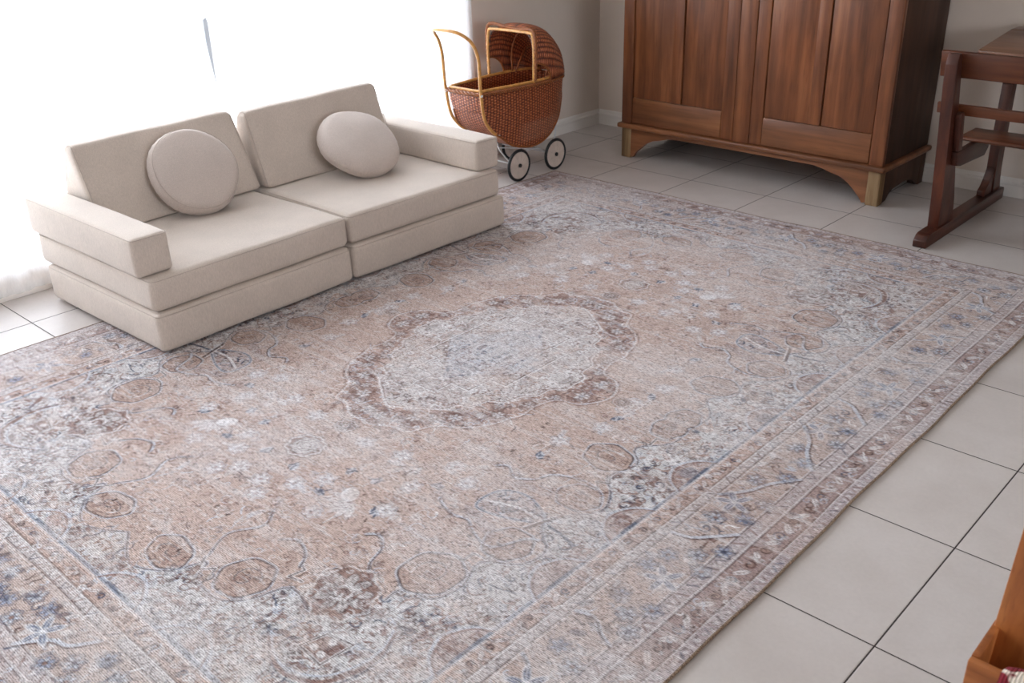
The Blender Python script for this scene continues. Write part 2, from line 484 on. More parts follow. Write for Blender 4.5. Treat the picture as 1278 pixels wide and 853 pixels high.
def wedge(y0, y1, deg, seed, zt, xb, xt, dx=0, tr=0, tl=0):
    poly = [(-.215, .279), (xb, .279), (xt, zt), (xt-.05, zt)]
    bm = bmesh.new(); ny = 24
    # rounded cross section
    P = []
    n = len(poly)
    for i in range(n):
        p = Vector(poly[i]).to_2d() if False else Vector((poly[i][0], poly[i][1])); a = Vector(poly[i-1]); c = Vector(poly[(i+1) % n])
        r = .020 if i in (0, 1) else .012
        d1 = (a-p).normalized()*r; d2 = (c-p).normalized()*r
        for k in range(5):
            t = k/4; P.append((p+d1)*(1-t)**2+2*p*t*(1-t)+(p+d2)*t*t)
    # densify
    Q = []
    for i in range(len(P)):
        a, c = P[i], P[(i+1) % len(P)]; m = max(1, int((c-a).length/.03))
        for k in range(m): Q.append(a+(c-a)*k/m)
    cen = Vector((-.08, .42))
    ys = [y0, y0+.003, y0+.008, y0+.016, y0+.028]+[y0+.028+(y1-y0-.056)*k/ny for k in range(1, ny)]+[y1-.028, y1-.016, y1-.008, y1-.003, y1]
    rings = []
    R = rotM(.05, (y0+y1)/2, deg)
    def squeeze(x, y, z):      # the foam leans: narrower and a little lower at one end
        k = (z-.279)/(zt-.279); f_ = (y-y0)/(y1-y0)
        return Vector((x-OX+dx, y-tr*k*f_-OY, z-tl*k*(1-f_)-OZ))
    for y in ys:
        e = min(y-y0, y1-y); rr = .028
        ins = rr-math.sqrt(max(0, rr*rr-(rr-min(e, rr))**2))
        f = 1-min(1, abs((y-(y0+y1)/2)/((y1-y0)/2)))**2
        ring = []
        for q in Q:
            d = (q-cen); L = d.length; dn = d.normalized()
            p = q-dn*ins*.8+dn*.005*f**.5*math.sin(PI*min(1, max(0, (q.y-.275)/.33)))
            p = p+dn*.0015*math.sin(y*17+q.y*11+seed)
            ring.append(bm.verts.new(R @ squeeze(p.x, y, p.y)))
        rings.append(ring)
    m = len(Q)
    for a, b_ in zip(rings, rings[1:]):
        for k in range(m): bm.faces.new((a[k], a[(k+1) % m], b_[(k+1) % m], b_[k]))
    bm.faces.new(rings[0][::-1]); bm.faces.new(rings[-1])
    o = link('backrest', bm, M_SOFA, sofa, smooth=True)
    shade(o, 50)
    # seams round both triangular ends
    for y in (y0+.006, y1-.006):
        bm = bmesh.new(); L = []
        for q in P:
            d = (q-cen).normalized(); p = q-d*.0025
            L.append(R @ squeeze(p.x, y, p.y))
        tube(bm, L, .0016, 6, closed=True)
        link('seam', bm, M_SEAM, o, smooth=True)
    return o
wedge(-2.838, -2.086, 3.2, 1, .608, .062, -.070, tr=.020)
wedge(-2.076, -1.318, .5, 2, .614, .064, -.050, tl=.014, tr=.022)
# white care tag on the left backrest
bm = bmesh.new(); bxm(bm, -.001, .001, -.006, .006, -.009, .009)
tg = link('care_tag', bm, simple('tag_white', (235, 238, 245), .6), sofa); tg.location = (.004-OX, -2.513-OY, .546-.0125); tg.rotation_euler = (.4, -.4, -.5); tg['label'] = 'small white care tag'

def pillow(C, n, diam, th, label, rollseed, seams=True):
    bm = bmesh.new(); R = diam/2; prof = []
    e = th*(.40 if seams else .52)
    for k in range(0, 9): prof.append(((R-e)*k/8.0, th/2*(1.0)-.004*(k/8.0)**3+.010*(1-(k/8.0)**2)))
    for k in range(1, 10):
        a = PI/2-PI*k/10; prof.append((R-e+e*math.cos(a), (th/2-.004)*math.sin(a)))
    for k in range(8, -1, -1): prof.append(((R-e)*k/8.0, -(th/2*(1.0)-.004*(k/8.0)**3+.010*(1-(k/8.0)**2))))
    S = 72; rnd = random.Random(rollseed); ph = rnd.uniform(0, 6)
    rings = []
    for (r, z) in prof:
        if r < 1e-6: rings.append([bm.verts.new((0, 0, z))]); continue
        ring = []
        for s in range(S):
            a = 2*PI*s/S
            rr = r*(1+.008*math.sin(3*a+ph)+.006*math.sin(5*a+ph*2))+(.0012*math.sin(34*a) if r > R-e else 0)
            ring.append(bm.verts.new((rr*math.cos(a), rr*math.sin(a), z+.002*math.sin(4*a+ph)*(r/R))))
        rings.append(ring)
    for A, B in zip(rings, rings[1:]):
        if len(A) == 1:
            for s in range(S): bm.faces.new((A[0], B[s], B[(s+1) % S]))
        elif len(B) == 1:
            for s in range(S): bm.faces.new((A[s], A[(s+1) % S], B[0]))
        else:
            for s in range(S): bm.faces.new((A[s], A[(s+1) % S], B[(s+1) % S], B[s]))
    q = Vector(n).normalized().to_track_quat('Z', 'Y')
    root = link('round_cushion', bm, M_PIL, smooth=True)
    root.location = C; root.rotation_mode = 'QUATERNION'; root.rotation_quaternion = q
    root['label'] = label; root['category'] = 'cushion'; root['group'] = 'round cushions on the sofa'
    for z in ((th/2-.011, -(th/2-.011)) if seams else (0,)):
        bm = bmesh.new(); rs = (R-e*.28) if seams else R-.001
        tube(bm, [(rs*(1+.008*math.sin(3*a+ph)+.006*math.sin(5*a+ph*2))*math.cos(a), rs*(1+.008*math.sin(3*a+ph)+.006*math.sin(5*a+ph*2))*math.sin(a), z+.002*math.sin(4*a+ph)) for a in [2*PI*s/S for s in range(S)]], .0014, 6, closed=True)
        link('seam', bm, M_SEAM, root, smooth=True)
    return root
pillow((.085, -2.423, .445), (.825, -.083, .559), .366, .100, 'round beige cushion standing upright against the left backrest', 1)
pillow((.170, -1.638, .415), (.561, -.03, .828), .380, .124, 'round beige cushion leaning back flatter against the right backrest', 2, False)

# ------------------------------------------------------------------ wardrobe
WX0, WX1, WY, WD, WB, WT = .305, 1.858, .165, .553, .200, 1.95
wd = thing('wardrobe', (1.08, .44, 0), 'large brown wooden two-door wardrobe with panelled doors and bracket feet on the tiles', 'wardrobe')
def wb(name, x0, x1, y0, y1, z0, z1, mat, parent=wd, bev=.003):
    return box(name, (x0-1.08, x1-1.08, y0-.44, y1-.44, z0, z1), mat, parent, bev)
YB = WY+WD
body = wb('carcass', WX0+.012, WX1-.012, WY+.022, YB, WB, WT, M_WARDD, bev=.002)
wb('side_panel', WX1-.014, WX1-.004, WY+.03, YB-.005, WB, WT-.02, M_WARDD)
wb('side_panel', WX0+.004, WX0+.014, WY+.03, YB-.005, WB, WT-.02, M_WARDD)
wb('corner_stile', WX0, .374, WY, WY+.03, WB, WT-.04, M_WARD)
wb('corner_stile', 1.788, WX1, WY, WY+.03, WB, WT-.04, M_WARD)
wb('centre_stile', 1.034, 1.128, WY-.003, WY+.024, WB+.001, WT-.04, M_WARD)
def wdoor(x0, x1, stile_side):
    """door with two tall panels, a muntin between them, one stile and rails"""
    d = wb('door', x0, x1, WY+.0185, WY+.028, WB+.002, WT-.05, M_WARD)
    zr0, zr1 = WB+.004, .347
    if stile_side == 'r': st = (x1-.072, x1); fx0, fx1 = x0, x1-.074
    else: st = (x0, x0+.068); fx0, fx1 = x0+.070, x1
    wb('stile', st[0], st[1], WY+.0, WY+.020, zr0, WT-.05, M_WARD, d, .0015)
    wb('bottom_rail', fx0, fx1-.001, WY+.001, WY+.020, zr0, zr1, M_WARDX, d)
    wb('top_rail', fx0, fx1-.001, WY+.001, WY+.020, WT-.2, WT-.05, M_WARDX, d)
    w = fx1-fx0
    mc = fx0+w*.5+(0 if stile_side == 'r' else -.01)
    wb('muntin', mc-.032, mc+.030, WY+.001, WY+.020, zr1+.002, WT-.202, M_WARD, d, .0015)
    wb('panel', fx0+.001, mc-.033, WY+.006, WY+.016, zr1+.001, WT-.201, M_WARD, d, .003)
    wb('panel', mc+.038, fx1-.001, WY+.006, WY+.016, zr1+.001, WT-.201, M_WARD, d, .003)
    return d
d1 = wdoor(.378, 1.030, 'r'); d2 = wdoor(1.132, 1.784, 'l')
# brass key plates above the frame
kp = box('key_plate', (1.160-1.08, 1.18-1.08, WY-.002-.44, WY+.001-.44, 1.10, 1.15), simple('brass', (170, 130, 70), .35, 1), d2, .002)
wb('cornice', WX0-.04, WX1+.04, WY-.04, YB, WT, WT+.05, M_WARDX, bev=.012)
wb('cornice_moulding', WX0-.02, WX1+.02, WY-.02, YB, WT-.04, WT+.001, M_WARDX, bev=.008)
# base moulding
bm = bmesh.new(); bxm(bm, WX0-.020-1.08, WX1+.020-1.08, WY-.020-.44, YB-.44, .172, .199, .009, 3)
shade(link('base_moulding', bm, M_WARDX, wd), 40)
# front apron with ogee brackets
def P2(pts): return [(x-1.08, z) for x, z in pts]
ap = [(WX0+.066, .171), (WX0+.066, .010), (WX0+.083, .008), (.405, .035), (.44, .065), (.475, .095), (.52, .118), (.575, .130), (.62, .143), (.66, .150), (1.08, .151), (1.50, .150), (1.545, .143), (1.59, .130), (1.645, .118), (1.69, .095), (1.725, .065), (1.755, .035), (WX1-.083, .008), (WX1-.066, .010), (WX1-.066, .171)]
prism('front_apron', P2(ap), 'y', WY+.004-.44, WY+.026-.44, M_WARDX, wd)
for x0, x1 in ((WX0+.002, WX0+.066), (WX1-.066, WX1-.002)):
    f = wb('foot', x0, x1, WY+.002, WY+.060, 0.0, .172, M_RAW, wd, .004); f['label'] = 'pale worn corner foot block'
for x0, x1 in ((WX0+.002, WX0+.060), (WX1-.060, WX1-.002)):
    wb('foot', x0, x1, YB-.065, YB-.005, 0.0, .172, M_WARDD, wd, .004)
sp_ = [(WY+.062, .171), (WY+.062, .006), (WY+.10, .010), (WY+.13, .035), (WY+.17, .052), (WY+.21, .055), (WY+.30, .060), (WY+.38, .052), (WY+.43, .030), (WY+.46, .008), (YB-.066, .006), (YB-.066, .171)]
for x0, x1 in ((WX1-.026, WX1-.004), (WX0+.004, WX0+.026)):
    prism('side_apron', [(y-.44, z) for y, z in sp_], 'x', x0-1.08, x1-1.08, M_WARDD, wd)

# ------------------------------------------------------------------ school desk with bench
DX = 2.21; DW = .66
dk = thing('school_desk', (2.54, .22, 0), 'dark brown wooden school desk with attached bench on sled feet, beside the wardrobe', 'desk')
def dloc(p): return (p[0]-.22, p[1])
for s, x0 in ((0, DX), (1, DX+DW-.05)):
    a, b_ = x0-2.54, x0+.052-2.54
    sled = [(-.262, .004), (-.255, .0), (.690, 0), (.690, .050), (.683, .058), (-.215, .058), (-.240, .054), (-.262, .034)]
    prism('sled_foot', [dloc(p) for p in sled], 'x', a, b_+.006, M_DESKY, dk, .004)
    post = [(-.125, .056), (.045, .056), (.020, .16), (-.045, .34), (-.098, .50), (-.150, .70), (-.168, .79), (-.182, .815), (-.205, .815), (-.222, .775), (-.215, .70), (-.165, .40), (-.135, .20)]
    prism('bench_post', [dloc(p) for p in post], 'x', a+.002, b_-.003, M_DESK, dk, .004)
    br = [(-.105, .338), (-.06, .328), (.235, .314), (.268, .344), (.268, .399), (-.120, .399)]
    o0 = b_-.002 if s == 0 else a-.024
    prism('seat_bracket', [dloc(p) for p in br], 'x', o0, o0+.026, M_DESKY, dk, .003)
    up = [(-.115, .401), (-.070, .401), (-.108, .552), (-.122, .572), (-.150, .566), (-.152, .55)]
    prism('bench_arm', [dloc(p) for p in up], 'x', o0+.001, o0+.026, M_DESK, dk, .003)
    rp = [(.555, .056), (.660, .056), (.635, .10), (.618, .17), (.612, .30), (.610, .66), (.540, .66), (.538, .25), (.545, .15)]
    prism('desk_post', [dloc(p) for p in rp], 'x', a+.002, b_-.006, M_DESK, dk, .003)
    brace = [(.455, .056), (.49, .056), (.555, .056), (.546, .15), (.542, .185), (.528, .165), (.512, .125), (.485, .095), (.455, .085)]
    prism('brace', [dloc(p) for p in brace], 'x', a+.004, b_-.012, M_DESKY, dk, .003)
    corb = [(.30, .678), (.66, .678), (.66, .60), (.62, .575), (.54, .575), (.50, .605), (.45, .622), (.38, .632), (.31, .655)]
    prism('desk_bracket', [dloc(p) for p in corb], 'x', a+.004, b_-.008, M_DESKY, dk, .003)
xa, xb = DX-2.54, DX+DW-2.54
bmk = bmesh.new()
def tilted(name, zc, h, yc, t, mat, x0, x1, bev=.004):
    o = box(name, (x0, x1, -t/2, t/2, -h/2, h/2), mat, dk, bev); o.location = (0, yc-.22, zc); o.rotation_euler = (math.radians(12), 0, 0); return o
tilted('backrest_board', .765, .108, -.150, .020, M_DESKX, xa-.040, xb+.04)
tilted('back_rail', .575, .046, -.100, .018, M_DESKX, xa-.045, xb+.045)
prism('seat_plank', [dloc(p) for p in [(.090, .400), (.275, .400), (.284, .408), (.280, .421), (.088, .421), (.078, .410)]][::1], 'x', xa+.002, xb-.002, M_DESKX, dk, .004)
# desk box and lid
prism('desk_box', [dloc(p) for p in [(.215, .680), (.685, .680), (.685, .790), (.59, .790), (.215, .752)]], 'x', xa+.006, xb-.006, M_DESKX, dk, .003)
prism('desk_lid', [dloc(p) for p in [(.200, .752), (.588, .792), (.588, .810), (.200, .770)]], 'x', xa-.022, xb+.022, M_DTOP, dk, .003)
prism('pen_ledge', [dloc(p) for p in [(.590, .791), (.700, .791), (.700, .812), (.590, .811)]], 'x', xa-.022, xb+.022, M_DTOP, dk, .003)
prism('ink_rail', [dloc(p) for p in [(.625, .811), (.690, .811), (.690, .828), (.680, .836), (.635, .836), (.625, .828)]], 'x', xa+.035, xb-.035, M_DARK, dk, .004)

# ------------------------------------------------------------------ wicker doll pram
CX, CY = .025, -.45
pram = thing('doll_pram', (CX, CY, 0), 'brown wicker doll pram with hood and cane handle between the sofa and the wardrobe', 'doll pram')
def interp(tab, t):
    for (a, va), (b_, vb) in zip(tab, tab[1:]):
        if t <= b_:
            k = (t-a)/(b_-a); return va+(vb-va)*max(0, k)
    return tab[-1][1]
HW = [(-.82, .112), (-.74, .124), (-.60, .142), (-.45, .155), (-.30, .150), (-.20, .128), (-.15, .100), (-.128, .070)]
def hw(y): return interp(HW, y)
BOT = catmull([(-.792, .395, 0), (-.765, .33, 0), (-.72, .282, 0), (-.67, .248, 0), (-.60, .198, 0), (-.50, .170, 0), (-.42, .167, 0), (-.34, .186, 0), (-.24, .245, 0), (-.175, .335, 0), (-.140, .42, 0), (-.128, .50, 0)], 6)
BOTT = [(p.x, p.y) for p in BOT]
ZR = .505
def uvgrid(bm, rows, uvs, flip=False):
    L = bm.loops.layers.uv.get('UVMap') or bm.loops.layers.uv.new('UVMap')
    V = [[bm.verts.new(p) for p in r] for r in rows]
    for j in range(len(V)-1):
        for i in range(len(V[0])-1):
            idx = [(j, i), (j, i+1), (j+1, i+1), (j+1, i)]
            if flip: idx = idx[::-1]
            f = bm.faces.new([V[a][b_] for a, b_ in idx])
            for lp, (a, b_) in zip(f.loops, idx): lp[L].uv = uvs[a][b_]
    return V
def solid(o, t):
    m = o.modifiers.new('Solidify', 'SOLIDIFY'); m.thickness = t; m.offset = 0
    return o
def start_y(z):   # sloping handle end
    return -.806+(.505-z)/(.505-.285)*.091
bm = bmesh.new()
nu, nv = 60, 24
outline = [(-.806, .285+.0)]  # unused
for s in (-1, 1):
    rows, uvs = [], []
    for j in range(nv+1):
        t = j/nv; r, u = [], []
        for i in range(nu+1):
            k = i/nu
            # parametrise along the rim; bottom follows the outline
            yr = -.806+(-.128+.806)*k
            q = BOT[min(len(BOT)-1, int(round(k*(len(BOT)-1))))]
            kk = k*(len(BOT)-1); i0 = min(len(BOT)-2, int(kk)); ff = kk-i0
            q = BOT[i0].lerp(BOT[i0+1], ff)
            y = yr*(1-t)+q.x*t; z = ZR*(1-t)+q.y*t
            w = hw(yr)*(1-t)+hw(q.x)*(.90 if q.x < -.3 else .9)*t+.010*math.sin(PI*t)
            r.append((s*w, y-CY, z)); u.append((y+1, z))
        rows.append(r); uvs.append(u)
    uvgrid(bm, rows, uvs, s < 0)
# bottom strip
rows, uvs = [], []; acc = 0
for i, q in enumerate(BOT):
    if i: acc += (q-BOT[i-1]).length
    w = hw(q.x)*.90
    rows.append([(w*(-1+2*k/12), q.x-CY, q.y+.001) for k in range(13)]); uvs.append([(w*(-1+2*k/12)+.5, acc) for k in range(13)])
uvgrid(bm, rows, uvs)
# handle end panel
rows, uvs = [], []
for j in range(11):
    t = j/10; z = ZR+(.395-ZR)*t; y = -.806+.014*t; w = hw(-.806)*(1-t)+hw(-.792)*.9*t+.010*math.sin(PI*t)
    rows.append([(w*(-1+2*k/12), y-CY-.012*math.sin(PI*k/12), z) for k in range(13)]); uvs.append([(w*(-1+2*k/12)+.5, z) for k in range(13)])
uvgrid(bm, rows, uvs)
bmesh.ops.remove_doubles(bm, verts=bm.verts[:], dist=.0008)
basket = solid(link('basket', bm, M_WICK, pram, smooth=True), .007)
# hood
HT = catmull([(-.455, .772, 0), (-.40, .785, 0), (-.33, .775, 0), (-.26, .738, 0), (-.195, .675, 0), (-.152, .595, 0), (-.128, .505, 0)], 16)
bm = bmesh.new(); rows, uvs = [], []; acc = 0; nth = 110
for i, q in enumerate(HT):
    if i: acc += (q-HT[i-1]).length
    y = q.x; zt = q.y; w = hw(y)+.010+.012*math.sin(PI*min(1, (y+.455)/.33)); e = 3.6-1.2*i/len(HT)
    r, u = [], []
    for k in range(nth+1):
        a = PI*k/nth; c, s_ = math.cos(a), math.sin(a)
        x = math.copysign(abs(c)**(2/e), c)*(w+.014*s_**2*(1-.5*i/len(HT)))
        zz = ZR+(zt-ZR)*abs(s_)**(2/e)
        if i < 10: zz += -.010*math.cos(c*PI*1.0)*(1-i/10)*(s_ > .5)*.9
        r.append((x, y-CY-.018*(1-abs(s_))*0, zz)); u.append((a*.16, acc))
    rows.append(r); uvs.append(u)
V = uvgrid(bm, rows, uvs)
# quarter-round side openings just behind the front bow
dele = []
for f in bm.faces:
    c = f.calc_center_median()
    if abs(c.x) > .10 and (c.y+CY+.455)**2/(.125**2)+(c.z-ZR)**2/(.10**2) < 1: dele.append(f)
bmesh.ops.delete(bm, geom=dele, context='FACES')
hood = solid(link('hood', bm, M_WICK, pram, smooth=True), .007)
# cane edging round the openings, hood bow, ribs
def side_x(y, z, s):
    i = min(range(len(HT)), key=lambda k: abs(HT[k].x-y)); zt = HT[i].y; e = 3.6-1.2*i/len(HT)
    w = hw(y)+.010+.012*math.sin(PI*min(1, max(0, (y+.455)/.33)))
    sn = min(1, max(0, (z-ZR)/(zt-ZR)))**(e/2); c = math.sqrt(max(0, 1-sn*sn))
    return s*(c**(2/e))*(w+.014*sn**2)
for s in (-1, 1):
    bm = bmesh.new()
    tube(bm, [(side_x(-.455+.125*math.cos(a), ZR+.10*math.sin(a), s)+s*.001, -.455+.125*math.cos(a)-CY, ZR+.10*math.sin(a)) for a in [PI/2*k/12 for k in range(13)]], .0055, 8)
    link('opening_edging', bm, M_CANED, hood, smooth=True)
w = .163
bm = bmesh.new()
fr = [(-w, -.458-CY, ZR), (-w-.004, -.458-CY, .66), (-w+.006, -.458-CY, .745), (-w+.03, -.458-CY, .758), (0, -.458-CY, .760), (w-.03, -.458-CY, .758), (w-.006, -.458-CY, .745), (w+.004, -.458-CY, .66), (w, -.458-CY, ZR)]
tube(bm, catmull(fr, 4), .0075, 10)
link('hood_bow', bm, M_CANE, hood, smooth=True)
def rib(y, zt, ww):
    bm = bmesh.new(); tube(bm, catmull([(-ww, -.30-CY, ZR+.01), (-ww*.98, y-.02-CY, ZR+.12), (-ww*.75, y-CY, zt-.02), (0, y-CY, zt), (ww*.75, y-CY, zt-.02), (ww*.98, y-.02-CY, ZR+.12), (ww, -.30-CY, ZR+.01)], 5), .005, 8)
    link('hood_rib', bm, M_CANED, hood, smooth=True)
rib(-.285, .735, .135)
rib(-.20, .655, .11)
# braided outer roll on the hood front and basket rim
def braid(path, R, r, name, mat, parent, n=3, turns=60, closed=False):
    P = catmull(path, 10, closed); bm = bmesh.new(); m = len(P)
    for b_ in range(n):
        out = []
        for i, p in enumerate(P):
            t = (P[min(i+1, m-1)]-P[max(i-1, 0)]).normalized(); u = t.cross(Vector((0, .3, 1))).normalized(); v = t.cross(u)
            a = 2*PI*(turns*i/m+b_/n); out.append(p+u*math.cos(a)*R+v*math.sin(a)*R)
        tube(bm, out, r, 6, closed)
    return link(name, bm, mat, parent, smooth=True)
w2 = .172
braid([(-w2+.004, -.452-CY, ZR+.01), (-w2-.004, -.454-CY, .66), (-w2, -.456-CY, .75), (-w2+.03, -.458-CY, .785), (-.07, -.456-CY, .782), (0, -.450-CY, .772), (.07, -.456-CY, .772), (w2-.03, -.458-CY, .775), (w2, -.456-CY, .75), (w2+.004, -.454-CY, .66), (w2-.004, -.452-CY, ZR+.01)], .0055, .005, 'braided_border', M_CANED, hood, 3, 22)
# rim in pale cane on top of the brown rolled border
def rimpath(off, z, y1=-.135):
    ys = [-.806+(.806+y1)*k/22 for k in range(23)]
    L = [(-(hw(y)+off), y-CY-(off if k == 0 else 0), z) for k, y in enumerate(ys)]
    Rr = [(-p[0], p[1], z) for p in L]
    return L, Rr
L, Rr = rimpath(0, ZR+.006)
bm = bmesh.new(); loop = [Vector(p) for p in L[::-1]]+[Vector((x, -.812-CY, ZR+.006)) for x in (-.06, 0, .06)]+[Vector(p) for p in Rr]
tube(bm, catmull(loop, 3), .0075, 10)
link('rim', bm, M_CANE, basket, smooth=True)
L, Rr = rimpath(.008, ZR-.010)
loop = [Vector(p) for p in L[::-1]]+[Vector((x, -.824-CY, ZR-.010)) for x in (-.06, 0, .06)]+[Vector(p) for p in Rr]
braid(loop, .006, .0055, 'rolled_border', M_CANED, basket, 3, 34)
# cane edging along the bottom of each side
for s in (-1, 1):
    bm = bmesh.new()
    tube(bm, [(s*(hw(q.x)*.90+.002), q.x-CY, q.y-.002) for q in BOT[:-3]], .0065, 8)
    link('bottom_edging', bm, M_CANED, basket, smooth=True)
# handle: one bent cane
def hpath(s):
    x = s
    return [(x*.104, -.65-CY, .240), (x*.114, -.70-CY, .266), (x*.120, -.752-CY, .306), (x*.124, -.800-CY, .375), (x*.128, -.822-CY, .50), (x*.131, -.828-CY, .60), (x*.130, -.834-CY, .68), (x*.122, -.862-CY, .752), (x*.104, -.905-CY, .795), (x*.07, -.935-CY, .815)]
full = hpath(1)+[(0, -.94-CY, .818)]+hpath(-1)[::-1]
bm = bmesh.new(); tube(bm, catmull(full, 5), .0085, 12)
handle = link('handle', bm, M_CANE, pram, smooth=True)
for s in (-1, 1):
    for (y, z) in ((-.822, .492), (-.690, .262)):
        bm = bmesh.new(); bxm(bm, s*.108 if z < .3 else s*.122, (s*.108 if z < .3 else s*.122)+s*.016, y-.006-CY, y+.006-CY, z-.006, z+.006, .002)
        link('bracket', bm, M_WHITEM, handle)
# chassis in white wire
YA, YBk = -.585, -.285; ZA = .088; XW = .158
bm = bmesh.new()
for y in (YA, YBk): tube(bm, [(-XW, y-CY, ZA), (XW, y-CY, ZA)], .004, 8)
for s in (-1, 1):
    tube(bm, catmull([(s*.105, YA-CY, ZA), (s*.105, -.50-CY, .125), (s*.105, -.43-CY, .132), (s*.105, -.36-CY, .125), (s*.105, YBk-CY, ZA)], 6), .0035, 8)
    tube(bm, catmull([(s*.105, YBk-CY, ZA), (s*.112, -.245-CY, .14), (s*.112, -.225-CY, .20), (s*.105, -.24-CY, .262)], 6), .004, 8)
    tube(bm, catmull([(s*.105, YA-CY, ZA), (s*.108, -.64-CY, .14), (s*.108, -.685-CY, .20), (s*.10, -.70-CY, .270)], 6), .004, 8)
tube(bm, [(-.105, -.43-CY, .132), (.105, -.43-CY, .132)], .0035, 8)
tube(bm, [(-.105, -.50-CY, .125), (.105, -.36-CY, .125)], .003, 8)
link('chassis', bm, M_WHITEM, pram, smooth=True)
def wheel(s, y):
    g = bpy.data.objects.new('wheel', None); COL.objects.link(g); g.parent = pram; g.location = (s*(XW+.004), y-CY, ZA); g.empty_display_size = .02
    bm = bmesh.new(); R = .0795
    tube(bm, [(0, R*math.cos(a), R*math.sin(a)) for a in [2*PI*k/48 for k in range(48)]], .0085, 12, closed=True)
    link('tyre', bm, M_BLACK, g, smooth=True)
    bm = bmesh.new(); S = 72; rings = []
    for r, xo in ((.010, .007), (.020, .004), (.062, .003), (.070, .0055), (.074, .004)):
        rings.append([bm.verts.new((s*(xo+(.0035*max(0, math.cos(9*2*PI*k/S))**3 if .015 < r < .065 else 0)), r*math.cos(2*PI*k/S), r*math.sin(2*PI*k/S))) for k in range(S)])
    back = [[bm.verts.new((-s*.004, r*math.cos(2*PI*k/S), r*math.sin(2*PI*k/S))) for k in range(S)] for r in (.074, .010)]
    rings += back
    for A, B in zip(rings, rings[1:]+rings[:1]):
        for k in range(S): bm.faces.new((A[k], A[(k+1) % S], B[(k+1) % S], B[k]))
    link('wheel_disc', bm, M_DISC, g, smooth=True)
    bm = bmesh.new()
    tube(bm, [(-s*.006, 0, 0), (s*.010, 0, 0), (s*.014, 0, 0), (s*.017, 0, 0)], .0105, 16, rfun=lambda t: 1 if t < .8 else .6)
    link('hub_cap', bm, M_BLACK, g, smooth=True)
for s in (1, -1):
    for y in (YA, YBk): wheel(s, y)

# ------------------------------------------------------------------ wooden rack at the right edge (mostly outside the frame)
ch = thing('wooden_rack', (3.66, -3.0, 0), 'orange-brown wooden rack with a tall leaning back board at the bottom right corner', 'rack')
def cl(poly): return [(y+3.0, z) for y, z in poly]
sx0, sx1 = 3.418-3.66, 3.90-3.66
for x0 in (sx0, sx1-.014):
    side = [(-3.068, 0), (-2.93, 0), (-2.93, .40), (-2.968, .404), (-3.068, .404)]
    prism('side_board', cl(side), 'x', x0, x0+.012, M_CHAIR, ch, .002)
prism('back_board', cl([(-3.028, .20), (-3.008, .20), (-2.852, .86), (-2.872, .86)]), 'x', sx0+.003, sx1-.003, M_CHAIR, ch, .003)
box('front_rail', (sx0, sx1, -3.086+3.0, -3.070+3.0, .02, .405), M_CHAIRX, ch, .004)
box('bottom_board', (sx0+.014, sx1-.016, -3.068+3.0, -2.95+3.0, .17, .19), M_CHAIRX, ch, .003)

def cloth_mat():
    m, nt, b = nm('red_knit')
    v = coords(nt); f = noise(nt, v, 24, 1)
    w_ = N(nt, 'ShaderNodeTexWave', Scale=60); nt.links.new(v, w_.inputs['Vector'])
    c = ramp(nt, f, [(.50, lin((122, 14, 32))), (.53, lin((230, 216, 198)))])
    c = mix(nt, c, ramp(nt, w_.outputs['Fac'], [(.2, (.6, .6, .6)), (.8, (1.1, 1.1, 1.1))]), .7, 'MULTIPLY')
    nt.links.new(c, b.inputs['Base Color']); b.inputs['Roughness'].default_value = .95
    bump(nt, b, w_.outputs['Fac'], .6, .002)
    return m
bm = bmesh.new(); rows, uvs = [], []
for j in range(25):
    t = j/24; r = []
    for i in range(31):
        k = i/30; x = 3.478+.39*k
        # drapes from the seat over the front rail
        s_ = t
        if s_ < .4: y = -3.040-.02*(s_/.4); z = .30+.114*(s_/.4)**.7
        else: y = -3.06-.04*min(1, (s_-.4)/.15); z = .414-.13*max(0, (s_-.5)/.5)
        z += .010*math.sin(k*19)*(1-s_*.4)+.006*math.sin(t*14+k*5)-.002
        y += -.014*math.sin(k*15+1)*max(0, s_-.45)-.012
        r.append((x-3.66+.006*math.sin(t*9), y+3.0, z))
    rows.append(r); uvs.append([(i/30, t) for i in range(31)])
uvgrid(bm, rows, uvs)
o = link('blanket', bm, cloth_mat(), smooth=True); o.location = (3.66, -3.0, 0)
md = o.modifiers.new('Solidify', 'SOLIDIFY'); md.thickness = .008; md.offset = 1
o['label'] = 'dark red and white knitted blanket over the front rail of the wooden rack'; o['category'] = 'blanket'

# ------------------------------------------------------------------ rug: a worn printed Persian pattern, drawn into a colour attribute of the rug's own mesh
RX, RY, RA, RB = 1.547, -2.20, 1.332, 1.876
STEP = .0028
na = int(round(RA/STEP)); nb = int(round(RB/STEP)); da = RA/na; db = RB/nb
ga, gb = np.meshgrid(np.arange(na+1)*da, np.arange(nb+1)*db, indexing='ij')
rg = np.random.default_rng(11)
def C8(*c): return np.array(lin(c))
TAN = C8(193, 171, 161); PALE = C8(204, 200, 199); BROWN = C8(138, 108, 100); LBLUE = C8(196, 199, 208); DBLUE = C8(78, 82, 102); DBR = C8(92, 68, 64); ROSE = C8(180, 152, 143); WHITE = C8(228, 225, 225); MAUVE = C8(180, 165, 164)
def vnoise(cell, seed, A=ga, B=gb, sc_a=1, sc_b=1):
    r = np.random.default_rng(seed); g = r.random((int(A.max()*sc_a/cell)+4, int(B.max()*sc_b/cell)+4))
    x = A*sc_a/cell; y = B*sc_b/cell; i = x.astype(int); j = y.astype(int); fx = x-i; fy = y-j
    fx = fx*fx*(3-2*fx); fy = fy*fy*(3-2*fy)
    return (g[i, j]*(1-fx)*(1-fy)+g[i+1, j]*fx*(1-fy)+g[i, j+1]*(1-fx)*fy+g[i+1, j+1]*fx*fy)
